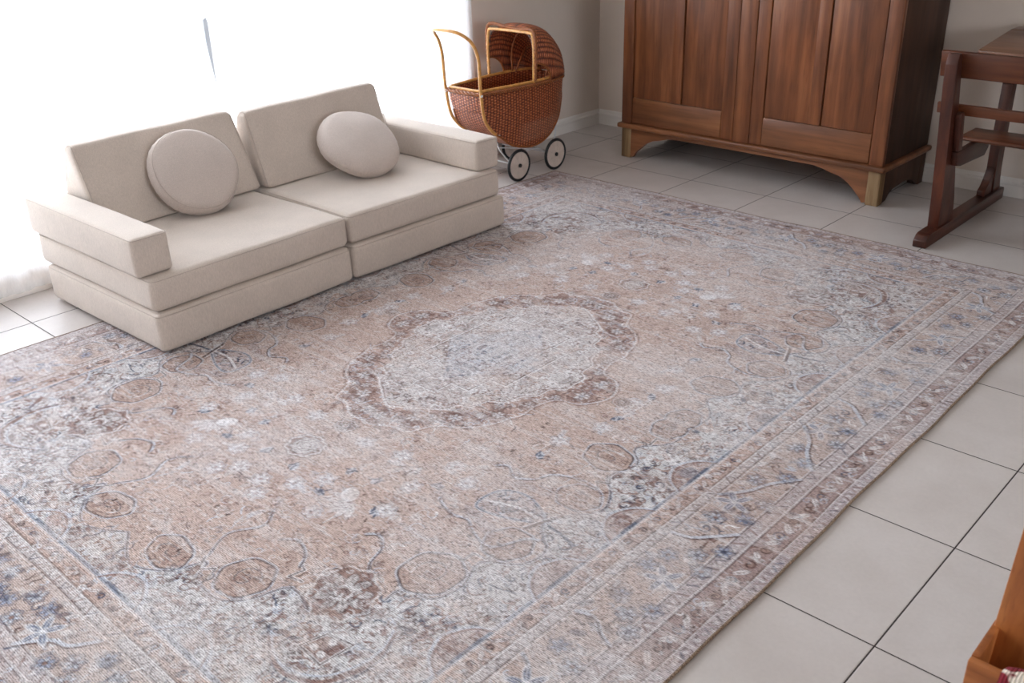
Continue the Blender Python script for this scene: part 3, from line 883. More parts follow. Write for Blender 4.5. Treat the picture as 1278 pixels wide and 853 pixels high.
class Canvas:
    def __init__(s, shape): s.C = np.zeros(shape+(3,))
    def put(s, sl, al, col): s.C[sl] = s.C[sl]*(1-al[..., None])+al[..., None]*col
cv = Canvas(ga.shape); px = (da+db)/2
def win(a0, a1, b0, b1):
    i0 = max(0, int(a0/da)-1); i1 = min(na, int(a1/da)+2); j0 = max(0, int(b0/db)-1); j1 = min(nb, int(b1/db)+2)
    if i0 >= i1 or j0 >= j1: return None
    return (slice(i0, i1+1), slice(j0, j1+1))
def stroke(P, w, col, al=1., fade=None):
    w = w/2
    for (a0, b0), (a1, b1) in zip(P, P[1:]):
        sl = win(min(a0, a1)-w-.004, max(a0, a1)+w+.004, min(b0, b1)-w-.004, max(b0, b1)+w+.004)
        if sl is None: continue
        A, B = ga[sl]-a0, gb[sl]-b0; dx, dy = a1-a0, b1-b0; L = dx*dx+dy*dy+1e-12
        t = np.clip((A*dx+B*dy)/L, 0, 1); d = np.hypot(A-t*dx, B-t*dy)
        m = np.clip((w-d)/px+.5, 0, 1)*al
        cv.put(sl, m, col)
def cr2(P, n=6, closed=False): return [(p.x, p.y) for p in catmull([(a, b, 0) for a, b in P], n, closed)]
def curve(P, w, col, al=1., n=6, closed=False):
    Q = cr2(P, n, closed)
    if closed: Q.append(Q[0])
    stroke(Q, w, col, al)
def blob(c, ra, rb, rot, col, al=1., soft=1., pet=0, pamp=0., ring=None):
    R = max(ra, rb)*(1+pamp)+.006
    sl = win(c[0]-R, c[0]+R, c[1]-R, c[1]+R)
    if sl is None: return
    A, B = ga[sl]-c[0], gb[sl]-c[1]; cr_, sr_ = math.cos(rot), math.sin(rot)
    x = (A*cr_+B*sr_)/ra; y = (-A*sr_+B*cr_)/rb; rr = np.hypot(x, y)
    if pet: rr = rr/(1+pamp*np.cos(pet*np.arctan2(y, x)))
    d = (rr-1)*min(ra, rb)
    if ring: m = np.clip((ring/2-abs(d))/(px*soft)+.5, 0, 1)
    else: m = np.clip(-d/(px*soft)+.5, 0, 1)
    cv.put(sl, m*al, col)
def polymask(P):
    P = np.array(P); ins = np.zeros(ga.shape, bool); n = len(P)
    for i in range(n):
        (x0, y0), (x1, y1) = P[i], P[(i+1) % n]
        c = ((y0 > gb) != (y1 > gb)) & (ga < (x1-x0)*(gb-y0)/(y1-y0+1e-12)+x0); ins ^= c
    return ins
def rosette(c, r, cols, al=.8, rot=0, pet=6):
    blob(c, r*1.12, r*1.12, rot, cols[0], al*.8, pet=pet, pamp=.12, ring=.004)
    for k in range(pet):
        a = rot+2*PI*k/pet; blob((c[0]+r*.62*math.cos(a), c[1]+r*.62*math.sin(a)), r*.33, r*.24, a, cols[1], al)
        blob((c[0]+r*.62*math.cos(a), c[1]+r*.62*math.sin(a)), r*.33, r*.24, a, cols[0], al*.7, ring=.003)
    blob(c, r*.26, r*.26, 0, cols[2], al)
def curl(c, r, rot, w, col, al, turn=1.4, sgn=1):
    P = []
    for k in range(15):
        t = k/14; a = rot+sgn*t*turn*2*PI*.75; q = r*(1-.8*t); P.append((c[0]+q*math.cos(a), c[1]+q*math.sin(a)))
    stroke(P, w, col, al)
def leaf(c, L, W, rot, col, line, al=.8):
    blob(c, L, W, rot, col, al); blob(c, L, W, rot, line, al*.8, ring=.0035)
    stroke([(c[0]-L*math.cos(rot), c[1]-L*math.sin(rot)), (c[0]+L*.8*math.cos(rot), c[1]+L*.8*math.sin(rot))], .003, line, al*.7)
# --- ground tones
e = np.minimum(RA-ga, RB-gb)                   # distance in from the edge
base = np.ones(ga.shape+(3,))*TAN
field = [(0, 0), (.80, 0), (.81, .10), (.745, .19), (.80, .26), (.775, .36), (.83, .42), (.86, .50), (.80, .585), (.79, .655), (.86, .72), (.85, .80), (.77, .86), (.80, .95), (.78, 1.03), (.70, 1.05), (.70, 1.16), (.62, 1.24), (.50, 1.22), (.46, 1.31), (.40, 1.36), (.30, 1.35), (.26, 1.30), (.22, 1.38), (.12, 1.43), (0, 1.37)]
fm = polymask(cr2(field, 4))
base[~fm] = PALE
cv.C = base
def random_fill(n, region, cols, seed, rmin=.008, rmax=.028, al=(.35, .8)):
    r = np.random.default_rng(seed); k = 0
    while k < n:
        a, b = r.random()*RA, r.random()*RB
        i, j = min(na, int(a/da)), min(nb, int(b/db))
        if not region[i, j]: continue
        k += 1; q = r.uniform(rmin, rmax); A = r.uniform(*al); t = r.random(); rot = r.uniform(0, 6.28); c = cols[r.integers(len(cols))]
        if t < .40: curl((a, b), q, rot, r.uniform(.0028, .0048), c, A, r.uniform(.6, 1.5), 1 if r.random() < .5 else -1)
        elif t < .62: blob((a, b), q*.55, q*.26, rot, c, A)
        elif t < .74: leaf((a, b), q*.9, q*.34, rot, cols[r.integers(len(cols))], c, A)
        elif t < .84: rosette((a, b), q*.8, (c, WHITE, DBR), A*.8, rot, int(r.integers(5, 8)))
        else:
            P = [(a, b)]; h = rot
            for _ in range(5):
                h += r.uniform(-.9, .9); P.append((P[-1][0]+q*.5*math.cos(h), P[-1][1]+q*.5*math.sin(h)))
            curve(P, r.uniform(.0026, .0042), c, A)
inner = e > .372
# spandrel florals
sp_m = (~fm) & inner
random_fill(1250, sp_m, [BROWN, DBR, LBLUE, BROWN, BROWN, DBLUE, BROWN], 1, .007, .024, (.4, .85))
random_fill(360, sp_m, [WHITE, PALE, ROSE, WHITE], 2, .01, .03, (.4, .8))
random_fill(60, sp_m, [DBLUE, DBR], 12, .010, .024, (.3, .7))
# sparse field sprigs
ellr = np.hypot(ga/.56, gb/.60)
fld = fm & (ellr > 1.0)
random_fill(300, fld, [ROSE, BROWN, MAUVE, BROWN], 3, .008, .024, (.2, .5))
random_fill(260, fld, [PALE, WHITE, LBLUE], 4, .010, .03, (.2, .55))
# --- field outline: light blue with brown inner line
Q = cr2(field[1:], 4)
stroke(Q, .010, LBLUE, .6); stroke(Q, .004, DBR, .8)
# --- scrolls
def scroll(c, ra, rb, rot, sgn=1, dark=False):
    blob(c, ra+.008, rb+.008, rot, LBLUE, .75, pet=6, pamp=.035)
    blob(c, ra+.003, rb+.003, rot, DBR, .9, pet=6, pamp=.035)
    blob(c, ra-.002, rb-.002, rot, C8(184, 160, 149), 1, pet=6, pamp=.035)
    blob(c, ra-.013, rb-.013, rot, BROWN, .55, pet=6, pamp=.03, ring=.003)
    P = []
    for k in range(22):
        t = k/21; a = rot+sgn*(t*1.35*2*PI)+.4; q = (1-.78*t); P.append((c[0]+(ra-.018)*q*math.cos(a), c[1]+(rb-.018)*q*math.sin(a)))
    stroke(P[4:], .0055, WHITE, .6); stroke(P[6:], .0035, DBR, .85)
    for k in range(12):
        a = rg.uniform(0, 6.28); q = rg.uniform(.1, .7); curl((c[0]+ra*q*math.cos(a), c[1]+rb*q*math.sin(a)), .012, a, .003, BROWN, .45)
for c, ra, rb, rot, s in (((.155, 1.34), .075, .050, .2, 1), ((.385, 1.272), .068, .070, .9, -1), ((.71, .965), .075, .080, .5, 1), ((.772, .762), .062, .062, 0, -1), ((.778, .49), .062, .055, 0, 1), ((.715, .280), .075, .062, .3, -1), ((.755, .035), .05, .06, 0, 1)):
    scroll(c, ra, rb, rot, s)
# stepped links between the scrolls
for P in ([(.70, .885), (.733, .881), (.733, .845), (.772, .842), (.775, .82)], [(.24, 1.29), (.27, 1.33), (.30, 1.30), (.32, 1.33)], [(.78, .36), (.80, .385), (.765, .40), (.79, .425)], [(.50, 1.19), (.46, 1.20), (.47, 1.16), (.44, 1.15)], [(.72, .16), (.765, .15), (.76, .11), (.79, .10)]):
    stroke(P, .010, WHITE, .8); stroke(P, .0045, DBR, .8)
# hooked tendrils
for P in ([(.82, .70), (.79, .72), (.745, .80), (.673, .785), (.62, .755), (.575, .765), (.51, .745), (.494, .73)], [(.835, .47), (.80, .43), (.73, .42), (.655, .45), (.63, .50), (.58, .53), (.53, .50), (.50, .52)], [(.62, 1.08), (.57, 1.04), (.545, .98), (.50, .95), (.47, .97)], [(.45, 1.16), (.42, 1.12), (.36, 1.10), (.32, 1.13)], [(.24, 1.28), (.20, 1.20), (.24, 1.12), (.20, 1.06)]):
    curve(P, .010, LBLUE, .6); curve([(a+.004, b+.005) for a, b in P], .004, DBR, .85)
    for (a, b) in P[2:]:
        curl((a-.012, b-.008), .016, rg.uniform(0, 6), .004, BROWN, .6)
# lotus leaf and stem
leafP = [(.584, .657), (.60, .60), (.66, .575), (.73, .595), (.783, .635), (.73, .668), (.66, .695), (.60, .70)]
lm_ = polymask(cr2(leafP, 4, True)); cv.C[lm_] = cv.C[lm_]*.35+MAUVE*.65
random_fill(46, lm_, [DBLUE, BROWN, LBLUE, DBR, WHITE], 21, .008, .02, (.5, .85))
curve(leafP, .009, LBLUE, .8, closed=True); curve(leafP, .0045, DBLUE, .7, closed=True)
curve([(.60, .66), (.69, .63), (.783, .633)], .008, WHITE, .9); curve([(.62, .66), (.69, .64), (.783, .643)], .003, DBR, .8)
stroke([(.76, .686), (.797, .583)], .011, DBR, .8); stroke([(.753, .684), (.790, .581)], .005, WHITE, .8)
stroke([(.80, .64), (.84, .645), (.90, .660)], .010, DBLUE, .85); curve([(.80, .625), (.85, .60), (.90, .61)], .004, BROWN, .6)
for s in (-1, 1):
    for k in range(4): leaf((.60+.035*k, .64+s*(.085+.01*k)), .03, .011, s*(.6+.1*k), MAUVE, BROWN, .6)
# quarter palmettes
def palmette(c, r, rot, al=.85, dark=BROWN):
    blob(c, r, r*.9, rot, dark, al, pet=8, pamp=.06)
    blob(c, r, r*.9, rot, WHITE, al*.8, pet=8, pamp=.06, ring=.006)
    blob(c, r*1.1, r*1.0, rot, DBR, al*.7, pet=8, pamp=.06, ring=.004)
    for k in range(9):
        a = rot+2*PI*k/9; leaf((c[0]+r*.55*math.cos(a), c[1]+r*.5*math.sin(a)), r*.26, r*.15, a, PALE, DBR, al)
    blob(c, r*.32, r*.30, rot, WHITE, al); blob(c, r*.2, r*.18, rot, BROWN, al); blob(c, r*.42, r*.4, rot, DBR, al*.6, ring=.0035)
palmette((.607, 1.150), .092, .8, .75)
random_fill(150, sp_m, [DBR, DBLUE, BROWN], 55, .010, .024, (.4, .8))
fl_ = np.hypot(ga-.607, gb-1.15) < .10
random_fill(60, fl_, [BROWN, WHITE, DBR, PALE, BROWN], 51, .008, .022, (.4, .8))
random_fill(700, fm & (np.hypot(ga/.5, gb/.6) > 1), [DBR, BROWN, ROSE], 52, .005, .014, (.15, .5))
palmette((0, .81), .060, 0)
blob((0, .81), .045, .04, 0, PALE, .8); [blob((0, .81), q, q*.85, 0, BROWN, .7, ring=.004) for q in (.018, .03, .042)]
palmette((0, .30), .05, 0, .4, MAUVE); palmette((.30, 0), .05, 0, .4, MAUVE)
# fan lotus with satellites
for k in range(7):
    a = 2.2+.42*(k-3); leaf((.335+.042*math.cos(a), .90+.042*math.sin(a)), .036, .011, a, WHITE, MAUVE, .7)
blob((.30, .885), .035, .026, .8, WHITE, .8); blob((.30, .885), .035, .026, .8, BROWN, .4, ring=.003)
for c in ((.191, .884), (.288, 1.004), (.431, .868), (.14, .95), (.10, 1.05), (.05, 1.0), (.50, .64), (.42, .60), (.55, .30), (.60, .16), (.40, .75), (.12, .68), (.26, .66), (.58, .02)):
    rosette(c, .025, (LBLUE, WHITE, MAUVE), .75)
for c in ((.304, .794), (.21, .809), (.226, .931), (.415, .895), (.45, .70), (.60, .09), (.56, .40), (.07, .90)):
    blob(c, .020, .012, rg.uniform(0, 3), LBLUE, .8)
    for _ in range(5): blob((c[0]+rg.uniform(-.016, .016), c[1]+rg.uniform(-.014, .014)), .009, .0035, rg.uniform(0, 3), DBLUE, .85)
for _ in range(5): stroke([(.226, .935), (.226+rg.uniform(-.035, .03), .931+rg.uniform(-.03, .035))], .004, DBLUE, .8)
# corner arcs, stepped diamond
arc = [(.600, 1.350), (.66, 1.385), (.72, 1.395), (.792, 1.363), (.825, 1.30), (.830, 1.23), (.805, 1.170)]
curve(arc, .012, BROWN, .8); curve([(a-.012, b-.012) for a, b in arc], .006, LBLUE, .9); curve([(a+.01, b+.01) for a, b in arc], .004, DBLUE, .6)
dia = [(.753, 1.331), (.672, 1.323), (.69, 1.26), (.761, 1.245), (.753, 1.331)]
dm = polymask(dia[:4]); cv.C[dm] = cv.C[dm]*.3+BROWN*.7
stroke(dia, .009, WHITE, .9); stroke(dia, .004, DBR, .9)
for q in ((.72, 1.27), (.73, 1.31), (.70, 1.305)): blob(q, .012, .009, .4, WHITE, .8)
# --- medallion
outer = cr2([(0, .600), (.05, .605), (.12, .565), (.17, .56), (.21, .48), (.28, .435), (.33, .37), (.35, .30), (.365, .26), (.36, .19), (.385, .12), (.45, .10), (.49, .05), (.505, 0)], 5)
innr = cr2([(0, .495), (.04, .475), (.09, .44), (.15, .40), (.17, .35), (.21, .33), (.225, .27), (.27, .24), (.285, .18), (.32, .14), (.325, .08), (.36, .05), (.36, 0)], 5)
om = polymask([(0, 0)]+outer); im = polymask([(0, 0)]+innr)
cv.C[om] = cv.C[om]*.5+ROSE*.5
random_fill(210, om & ~im, [BROWN, BROWN, DBR, WHITE, LBLUE, BROWN], 31, .010, .028, (.45, .85))
for c, r_ in (((.43, .05), .05), ((.34, .20), .035), ((.31, .31), .04), ((.22, .41), .045), ((.12, .49), .05), ((.03, .55), .045), ((.37, .11), .03), ((.27, .35), .03), ((.16, .45), .03)):
    blob(c, r_*1.25, r_, 1.0, BROWN, .42, pet=6, pamp=.12); rosette(c, r_*.55, (DBR, WHITE, LBLUE), .6)
cv.C[im] = cv.C[im]*.28+PALE*.72
random_fill(520, im, [MAUVE, BROWN, TAN, WHITE, DBR, BROWN, WHITE], 32, .008, .026, (.25, .7))
stroke(outer, .007, WHITE, .4); stroke([(a*1.02, b*1.02) for a, b in outer], .004, BROWN, .6)
stroke(innr, .007, WHITE, .45); stroke([(a*.985, b*.985) for a, b in innr], .004, BROWN, .6)
stroke([(.20, 0), (.20, .16), (.13, .16), (.13, .26), (.05, .26), (.05, .34), (0, .34)], .006, WHITE, .8); stroke([(.195, 0), (.195, .155), (.125, .155), (.125, .255), (.045, .255), (.045, .335), (0, .335)], .0035, DBR, .6)
cm = (ga/.22+gb/.25) < 1; cv.C[cm] = cv.C[cm]*.7+LBLUE*.3
random_fill(60, cm, [DBLUE, LBLUE, BROWN], 33, .006, .016, (.3, .6))
# pendants off the medallion tips
for c, r_ in (((0, .66), .035), ((.55, 0), .03)): palmette(c, r_, 0, .6)
# --- border bands
band = lambda lo, hi: (e > lo) & (e <= hi)
def tint(m, col, k): cv.C[m] = cv.C[m]*(1-k)+col*k
tint(band(0, .372), MAUVE, 1)
tint(band(.365, .380), LBLUE, .8)
tint(band(.315, .365), C8(190, 166, 156), 1)
tint(band(.283, .315), C8(194, 184, 182), 1)
tint(band(.150, .283), C8(187, 168, 160), 1)
tint(band(.102, .150), C8(186, 173, 172), 1)
tint(band(.036, .102), C8(168, 146, 141), 1)
tint(band(0, .036), C8(176, 162, 162), 1)
def eline(x, w, col, al):
    m = np.clip((w/2-abs(e-x))/px+.5, 0, 1)*al; cv.put((slice(None), slice(None)), m, col)
for x, w_, c, al in ((.372, .007, DBLUE, .55), (.362, .004, WHITE, .7), (.317, .004, DBR, .7), (.311, .004, WHITE, .7), (.286, .004, DBR, .7), (.280, .004, WHITE, .5), (.151, .004, WHITE, .6), (.146, .004, DBR, .7), (.108, .004, WHITE, .6), (.102, .004, DBR, .8), (.038, .004, DBR, .6), (.033, .004, WHITE, .5)):
    eline(x, w_, c, al)
def along(x, t0, t1, st):
    """points that run round the quarter border at distance x from the edge"""
    out = []; t = t0
    while t < min(t1, RB-x): out.append((RA-x, t, 0)); t += st
    t = t0
    while t < RA-x: out.append((t, RB-x, 1)); t += st
    return out
# ladder bands
for x, hw_, st in ((.299, .009, .017), (.128, .013, .021), (.016, .008, .024)):
    for k, (a, b, o_) in enumerate(along(x, .008, 9, st)):
        d = hw_*(1 if k % 2 else -1)*.6
        P = [(a-hw_, b-d), (a+hw_, b+d)] if not o_ else [(a-d, b-hw_), (a+d, b+hw_)]
        A_ = rg.uniform(.15, .8); P = [(p_[0]+rg.uniform(-.003, .003), p_[1]+rg.uniform(-.003, .003)) for p_ in P]
        stroke(P, rg.uniform(.003, .007), [DBLUE, BROWN, DBR, MAUVE][int(rg.integers(4))], A_); 
        q = (a, b+st/2) if not o_ else (a+st/2, b); blob(q, .006, .005, 0, WHITE, A_*.8)
# leaf bands
for x, hw_, st in ((.340, .016, .062), (.069, .022, .075)):
    for k, (a, b, o_) in enumerate(along(x, .03, 9, st)):
        f = 1 if k % 2 else -1; rt = (.9*f if not o_ else 1.57+.9*f)
        leaf((a, b), hw_*1.15, hw_*.45, rt, WHITE, BROWN, .75)
        q = (a, b+st/2) if not o_ else (a+st/2, b)
        blob(q, hw_*.75, hw_*.5, rt*-1, C8(150, 122, 112), .7); curl(q, hw_*.8, rg.uniform(0, 6), .0045, DBR if k % 3 else DBLUE, .7)
random_fill(210, band(.040, .098), [WHITE, BROWN, DBR, LBLUE], 41, .007, .018, (.3, .7))
random_fill(200, band(.318, .362), [WHITE, BROWN, DBR, LBLUE], 42, .006, .014, (.3, .7))
# main border
mb = band(.155, .280)
random_fill(430, mb, [BROWN, DBR, LBLUE, WHITE, MAUVE, DBLUE], 43, .007, .020, (.3, .75))
def vine(P):
    curve(P, .011, LBLUE, .75); curve([(a+.006, b+.006) for a, b in P], .005, DBR, .8)
for P in ([(1.182, .03), (1.13, .10), (1.10, .17), (1.05, .235)], [(1.05, .455), (1.10, .44), (1.15, .39), (1.182, .355)], [(1.182, .88), (1.14, .86), (1.10, .83), (1.055, .84)], [(1.055, 1.02), (1.10, 1.05), (1.14, 1.12), (1.182, 1.15)], [(1.182, 1.42), (1.13, 1.46), (1.09, 1.55), (1.055, 1.57)],
          [(.19, 1.74), (.24, 1.68), (.29, 1.66), (.33, 1.605)], [(.55, 1.605), (.58, 1.65), (.63, 1.66), (.68, 1.73)], [(.85, 1.605), (.88, 1.66), (.93, 1.68), (.98, 1.73)]): vine(P)
RS = [(1.095, .537), (1.148, .494), (1.191, .441), (1.191, .539), (1.098, .731), (1.150, .774), (1.185, .729), (1.185, .817), (1.08, .60), (1.10, .33), (1.16, .29), (1.09, .11), (1.15, .05), (1.17, .20), (1.10, .95), (1.16, .98), (1.10, 1.2), (1.15, 1.26), (1.09, 1.31), (1.17, 1.36), (1.10, 1.68), (1.16, 1.62), (1.15, 1.72), (1.08, 1.62)]
RS += [(.303, 1.720), (.350, 1.678), (.398, 1.625), (.392, 1.716), (.46, 1.69), (.47, 1.64), (.53, 1.70), (.07, 1.64), (.03, 1.69), (.10, 1.71), (.14, 1.64), (.74, 1.64), (.78, 1.70), (.83, 1.67), (.70, 1.68), (.97, 1.64), (1.01, 1.69)]
for k, c in enumerate(RS):
    rosette(c, .022, (DBLUE, LBLUE if k % 2 else C8(160, 166, 186), DBLUE if k % 3 else BROWN), .85, .3*k)
for c in ((1.10, .24), (1.14, .62), (1.12, 1.44), (.20, 1.68), (.62, 1.70), (1.12, 1.08)):
    for k in range(5):
        a = 1.2*k+.4; leaf((c[0]+.026*math.cos(a), c[1]+.026*math.sin(a)), .024, .009, a, C8(120, 126, 148), WHITE, .85)
for k in range(26):
    i = rg.integers(0, 2)
    a, b = (rg.uniform(1.05, 1.18), rg.uniform(0, 1.7)) if i else (rg.uniform(0, 1.1), rg.uniform(1.61, 1.71))
    blob((a, b), .020, .010, rg.uniform(0, 3), [DBLUE, WHITE, DBR][k % 3], .5)
# dark accents where the blue guard line survives, arched motifs standing on it
for b in (.20, .50, .78, 1.10):
    P = [(.955, b-.09), (.91, b-.06), (.885, b), (.91, b+.06), (.955, b+.09)]
    am = polymask(P); cv.C[am] = cv.C[am]*.5+ROSE*.5; curve(P, .008, LBLUE, .6); curve([(q+.01, r_) for q, r_ in P], .005, BROWN, .7); blob((.93, b), .022, .030, 0, [DBLUE, BROWN][int(b*10) % 2], .45); stroke([(.957, b-.05), (.957, b+.04)], .010, DBLUE, .7)
for a in (.20, .48, .75):
    P = [(a-.09, 1.50), (a-.06, 1.46), (a, 1.435), (a+.06, 1.46), (a+.09, 1.50)]
    curve(P, .008, LBLUE, .6); curve([(q, r_+.01) for q, r_ in P], .005, BROWN, .7); blob((a, 1.475), .03, .02, 0, ROSE, .6); stroke([(a-.05, 1.50), (a+.04, 1.50)], .010, DBLUE, .6)
quart = cv.C.copy()
# --- unfold to the whole rug, then wear it unevenly
top = np.concatenate([quart[:0:-1], quart], 0); full = np.concatenate([top[:, :0:-1], top], 1)
nA, nB = full.shape[:2]
FA, FB = np.meshgrid(np.linspace(0, 2*RA, nA), np.linspace(0, 2*RB, nB), indexing='ij')
fn = lambda c, s, sa=1, sb=1: vnoise(c, s, FA, FB, sa, sb)
wear = .5*fn(.42, 61)+.3*fn(.16, 62)+.2*fn(.05, 63)            # big pale worn areas
wear2 = .6*fn(.11, 64)+.4*fn(.03, 65)
streak = .5*fn(.05, 66, .25, 2.2)+.5*fn(.016, 67, .2, 1.6)      # weft streaks across the rug
speck = rg.random(full.shape[:2])
k = np.clip((wear-.50)*2.4, 0, .38)[..., None]
full = full*(1-k)+k*C8(212, 204, 201)
k = np.clip((wear2-.60)*2.2, 0, .28)[..., None]
full = full*(1-k)+k*C8(206, 184, 172)
k = np.clip((streak-.58)*2.6, 0, .35)[..., None]
full = full*(1-k)+k*C8(218, 212, 211)
full = full*(1+.22*(speck-.5)[..., None])
sp2 = rg.random((nA//3+2, nB))[np.arange(nA)//3]; full = full*(1+.14*(sp2-.5)[..., None])
grit = fn(.009, 70); gr2 = fn(.006, 71, .5, 1.3); full = full*(1+.10*(grit-.5)[..., None]+.14*(gr2-.5)[..., None])
wt = np.clip((fn(.007, 72, .4, 1.2)-.74)*3, 0, .4)[..., None]; full = full*(1-wt)+wt*C8(226, 222, 222)
dk = np.clip((.40-wear)*2.2, 0, .22)[..., None]
full = full*(1-dk)+dk*C8(176, 150, 138)
mu_ = full.mean((0, 1)); full = (mu_+(full-mu_)*1.12)*1.04
# mesh
def wavy(x, y):
    ex = np.abs(x-RX)/RA; ey = np.abs(y-RY)/RB
    dx = np.sign(x-RX)*(.0022*np.sin(y*7+1)+.0012*np.sin(y*19+x))*ex**6
    dy = np.sign(y-RY)*(.003*np.sin(x*6+2)+.003*np.sin(x*15))*ey**6
    dz = .0010*(np.sin(x*5+1.3)*np.sin(y*4.1)+1)*(np.maximum(ex, ey)**10)
    return x+dx, y+dy, dz
X = RX-RA+FA; Y = RY-RB+FB
X2, Y2, DZ = wavy(X, Y)
vco = np.stack([X2-RX, Y2-RY, .0062+DZ], -1).reshape(-1, 3).astype(np.float32)
idx = np.arange(nA*nB).reshape(nA, nB)
quads = np.stack([idx[:-1, :-1], idx[1:, :-1], idx[1:, 1:], idx[:-1, 1:]], -1).reshape(-1, 4)
me = bpy.data.meshes.new('pile')
me.vertices.add(len(vco)); me.vertices.foreach_set('co', vco.ravel())
me.loops.add(quads.size); me.loops.foreach_set('vertex_index', quads.ravel().astype(np.int32))
me.polygons.add(len(quads)); me.polygons.foreach_set('loop_start', (np.arange(len(quads))*4).astype(np.int32))
try: me.polygons.foreach_set('loop_total', np.full(len(quads), 4, np.int32))
except Exception: pass
me.update(calc_edges=True)
at = me.color_attributes.new('weave_pattern', 'FLOAT_COLOR', 'POINT')
at.data.foreach_set('color', np.concatenate([np.clip(full, 0, 1), np.ones((nA, nB, 1))], -1).astype(np.float32).ravel())
def rug_mat():
    m, nt, b = nm('rug_weave')
    at_ = N(nt, 'ShaderNodeAttribute'); at_.attribute_name = 'weave_pattern'
    tc = N(nt, 'ShaderNodeTexCoord'); ob = tc.outputs['Object']
    mp = N(nt, 'ShaderNodeMapping'); mp.inputs['Scale'].default_value = (.30, 1, 1); nt.links.new(ob, mp.inputs['Vector'])
    w1 = N(nt, 'ShaderNodeTexWave', Scale=66.0, Distortion=.8); w1.bands_direction = 'Y'; w1.inputs['Detail Scale'].default_value = 30; nt.links.new(ob, w1.inputs['Vector'])
    w2 = N(nt, 'ShaderNodeTexWave', Scale=78.0, Distortion=.6); w2.bands_direction = 'X'; nt.links.new(ob, w2.inputs['Vector'])
    n1 = noise(nt, mp.outputs[0], 300, 2, .6); n2 = noise(nt, ob, 330, 2, .6)
    c = at_.outputs['Color']
    c = mix(nt, c, ramp(nt, n1, [(.39, (.40, .36, .35)), (.46, (.99, .99, .99)), (.62, (1.04, 1.04, 1.04)), (.72, (1.30, 1.31, 1.33))]), .8, 'MULTIPLY')
    c = mix(nt, c, ramp(nt, w1.outputs['Fac'], [(.1, (.70, .68, .675)), (.8, (1.10, 1.10, 1.105))]), .8, 'MULTIPLY')
    c = mix(nt, c, ramp(nt, w2.outputs['Fac'], [(.1, (.88, .875, .87)), (.8, (1.04, 1.04, 1.04))]), .5, 'MULTIPLY')
    c = mix(nt, c, ramp(nt, n2, [(.3, (.86, .86, .86)), (.7, (1.1, 1.1, 1.1))]), .6, 'MULTIPLY')
    nt.links.new(c, b.inputs['Base Color']); b.inputs['Roughness'].default_value = .88
    b.inputs['Sheen Weight'].default_value = .12
    b.inputs['Specular IOR Level'].default_value = .3
    bump(nt, b, w1.outputs['Fac'], .35, .0015)
    return m
me.materials.append(rug_mat())
rug = thing('rug', (RX, RY, 0), 'large faded Persian-style rug in tan, cream and grey-blue, lying on the floor tiles', 'rug')
po = bpy.data.objects.new('pile', me); COL.objects.link(po); po.parent = rug
# backing and stitched binding
bk = []
def edge_pt(x, y, z=0.0):
    a, b_, c_ = wavy(np.array(x), np.array(y)); return (float(a)-RX, float(b_)-RY, float(c_)+z)
per = []
n1_, n2_ = 120, 170
for k in range(n1_): per.append((RX-RA+2*RA*k/n1_, RY-RB))
for k in range(n2_): per.append((RX+RA, RY-RB+2*RB*k/n2_))
for k in range(n1_): per.append((RX+RA-2*RA*k/n1_, RY+RB))
for k in range(n2_): per.append((RX-RA, RY+RB-2*RB*k/n2_))
bm = bmesh.new(); tube(bm, [edge_pt(x, y, .0040) for x, y in per], .0038, 8, closed=True)
def bind_mat():
    m, nt, b = nm('rug_binding'); tc = N(nt, 'ShaderNodeTexCoord')
    f = noise(nt, tc.outputs['Object'], 300, 2)
    nt.links.new(ramp(nt, f, [(.35, lin((92, 74, 60))), (.65, lin((156, 132, 110)))]), b.inputs['Base Color']); b.inputs['Roughness'].default_value = .9
    return m
link('binding', bm, bind_mat(), rug, smooth=True)
bm = bmesh.new(); vs = [bm.verts.new(edge_pt(x, y, .0012)) for x, y in per]; bm.faces.new(vs)
link('backing', bm, simple('rug_backing', (120, 108, 98), .95), rug)


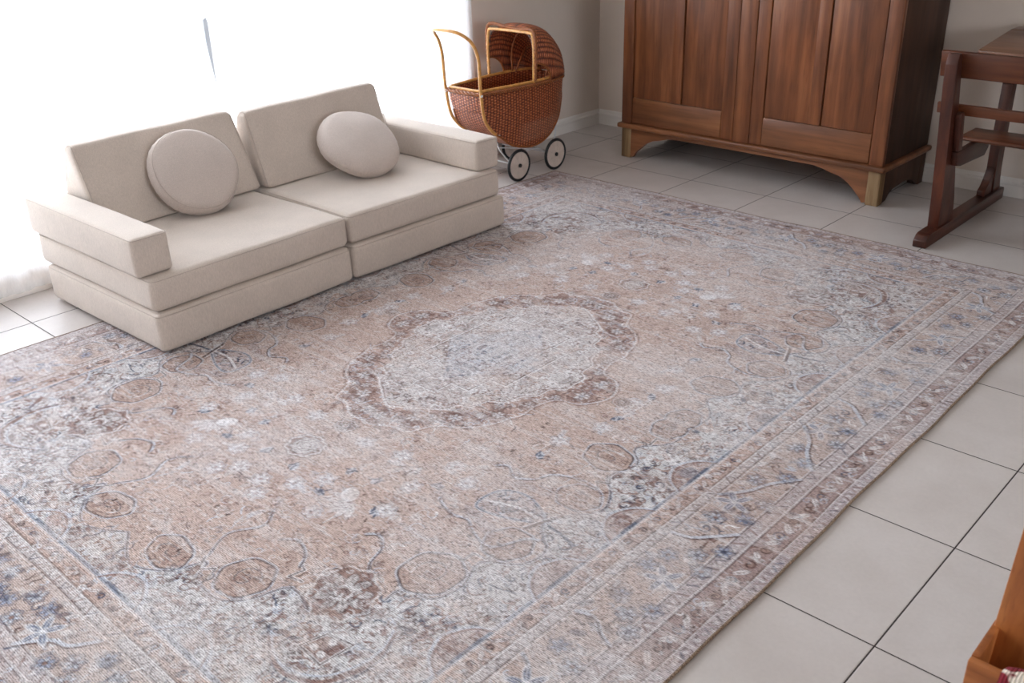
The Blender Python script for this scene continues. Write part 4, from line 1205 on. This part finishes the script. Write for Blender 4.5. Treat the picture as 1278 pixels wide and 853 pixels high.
# ------------------------------------------------------------------ light
w = bpy.data.worlds.new('sky'); sc.world = w; w.use_nodes = True; nt = w.node_tree
bg = nt.nodes['Background']; tc = N(nt, 'ShaderNodeTexCoord'); sp3 = N(nt, 'ShaderNodeSeparateXYZ'); nt.links.new(tc.outputs['Generated'], sp3.inputs[0])
mr = N(nt, 'ShaderNodeMapRange'); mr.inputs['From Min'].default_value = -1; mr.inputs['From Max'].default_value = 1
nt.links.new(sp3.outputs[2], mr.inputs['Value'])
nt.links.new(ramp(nt, mr.outputs[0], [(0, (.42, .42, .42)), (.48, (.5, .51, .52)), (.52, (.90, .98, 1.08)), (1, (.90, .98, 1.09))]), bg.inputs['Color'])
bg.inputs['Strength'].default_value = 14.0
def portal(name, loc, rot, sx, sy):
    l = bpy.data.lights.new(name, 'AREA'); l.shape = 'RECTANGLE'; l.size = sx; l.size_y = sy
    l.cycles.is_portal = True
    o = bpy.data.objects.new(name, l); COL.objects.link(o); o.location = loc; o.rotation_euler = rot; return o
portal('daylight_portal', (XL-.21, (WY0+WY1)/2, (WZ0+WZ1)/2), (0, -PI/2, 0), WZ1-WZ0, WY1-WY0)
portal('daylight_portal', (XR+.16, (FX0+FX1)/2, (FZ0+FZ1)/2), (0, PI/2, 0), FZ1-FZ0, FX1-FX0)  # portal for the added fill window on the right

# ------------------------------------------------------------------ camera
cam = bpy.data.cameras.new('camera'); co = bpy.data.objects.new('camera', cam); COL.objects.link(co)
F = 1229.491; yaw, pit, rol = -.757429183, .446538845, -.0255917102
cam.sensor_width = 36; cam.lens = F/1278*36; cam.clip_start = .05; cam.clip_end = 100
cy_, sy_ = math.cos(yaw), math.sin(yaw); cp, sp2 = math.cos(pit), math.sin(pit)
f = Vector((sy_*cp, cy_*cp, -sp2)); r = Vector((cy_, -sy_, 0)); u = r.cross(f)
R_ = r*math.cos(rol)+u*math.sin(rol); U_ = -r*math.sin(rol)+u*math.cos(rol)
Mx = Matrix((R_, U_, -f)).transposed().to_4x4(); Mx.translation = Vector((3.70806505, -4.3985065, 1.52281179))
co.matrix_world = Mx
cam.dof.use_dof = True; cam.dof.focus_distance = 3.1; cam.dof.aperture_fstop = 7.1
sc.camera = co
sc.view_settings.view_transform = 'Standard'; sc.view_settings.look = 'None'; sc.view_settings.gamma = 1
sc.view_settings.use_curve_mapping = False
sc.view_settings.exposure = -0.05
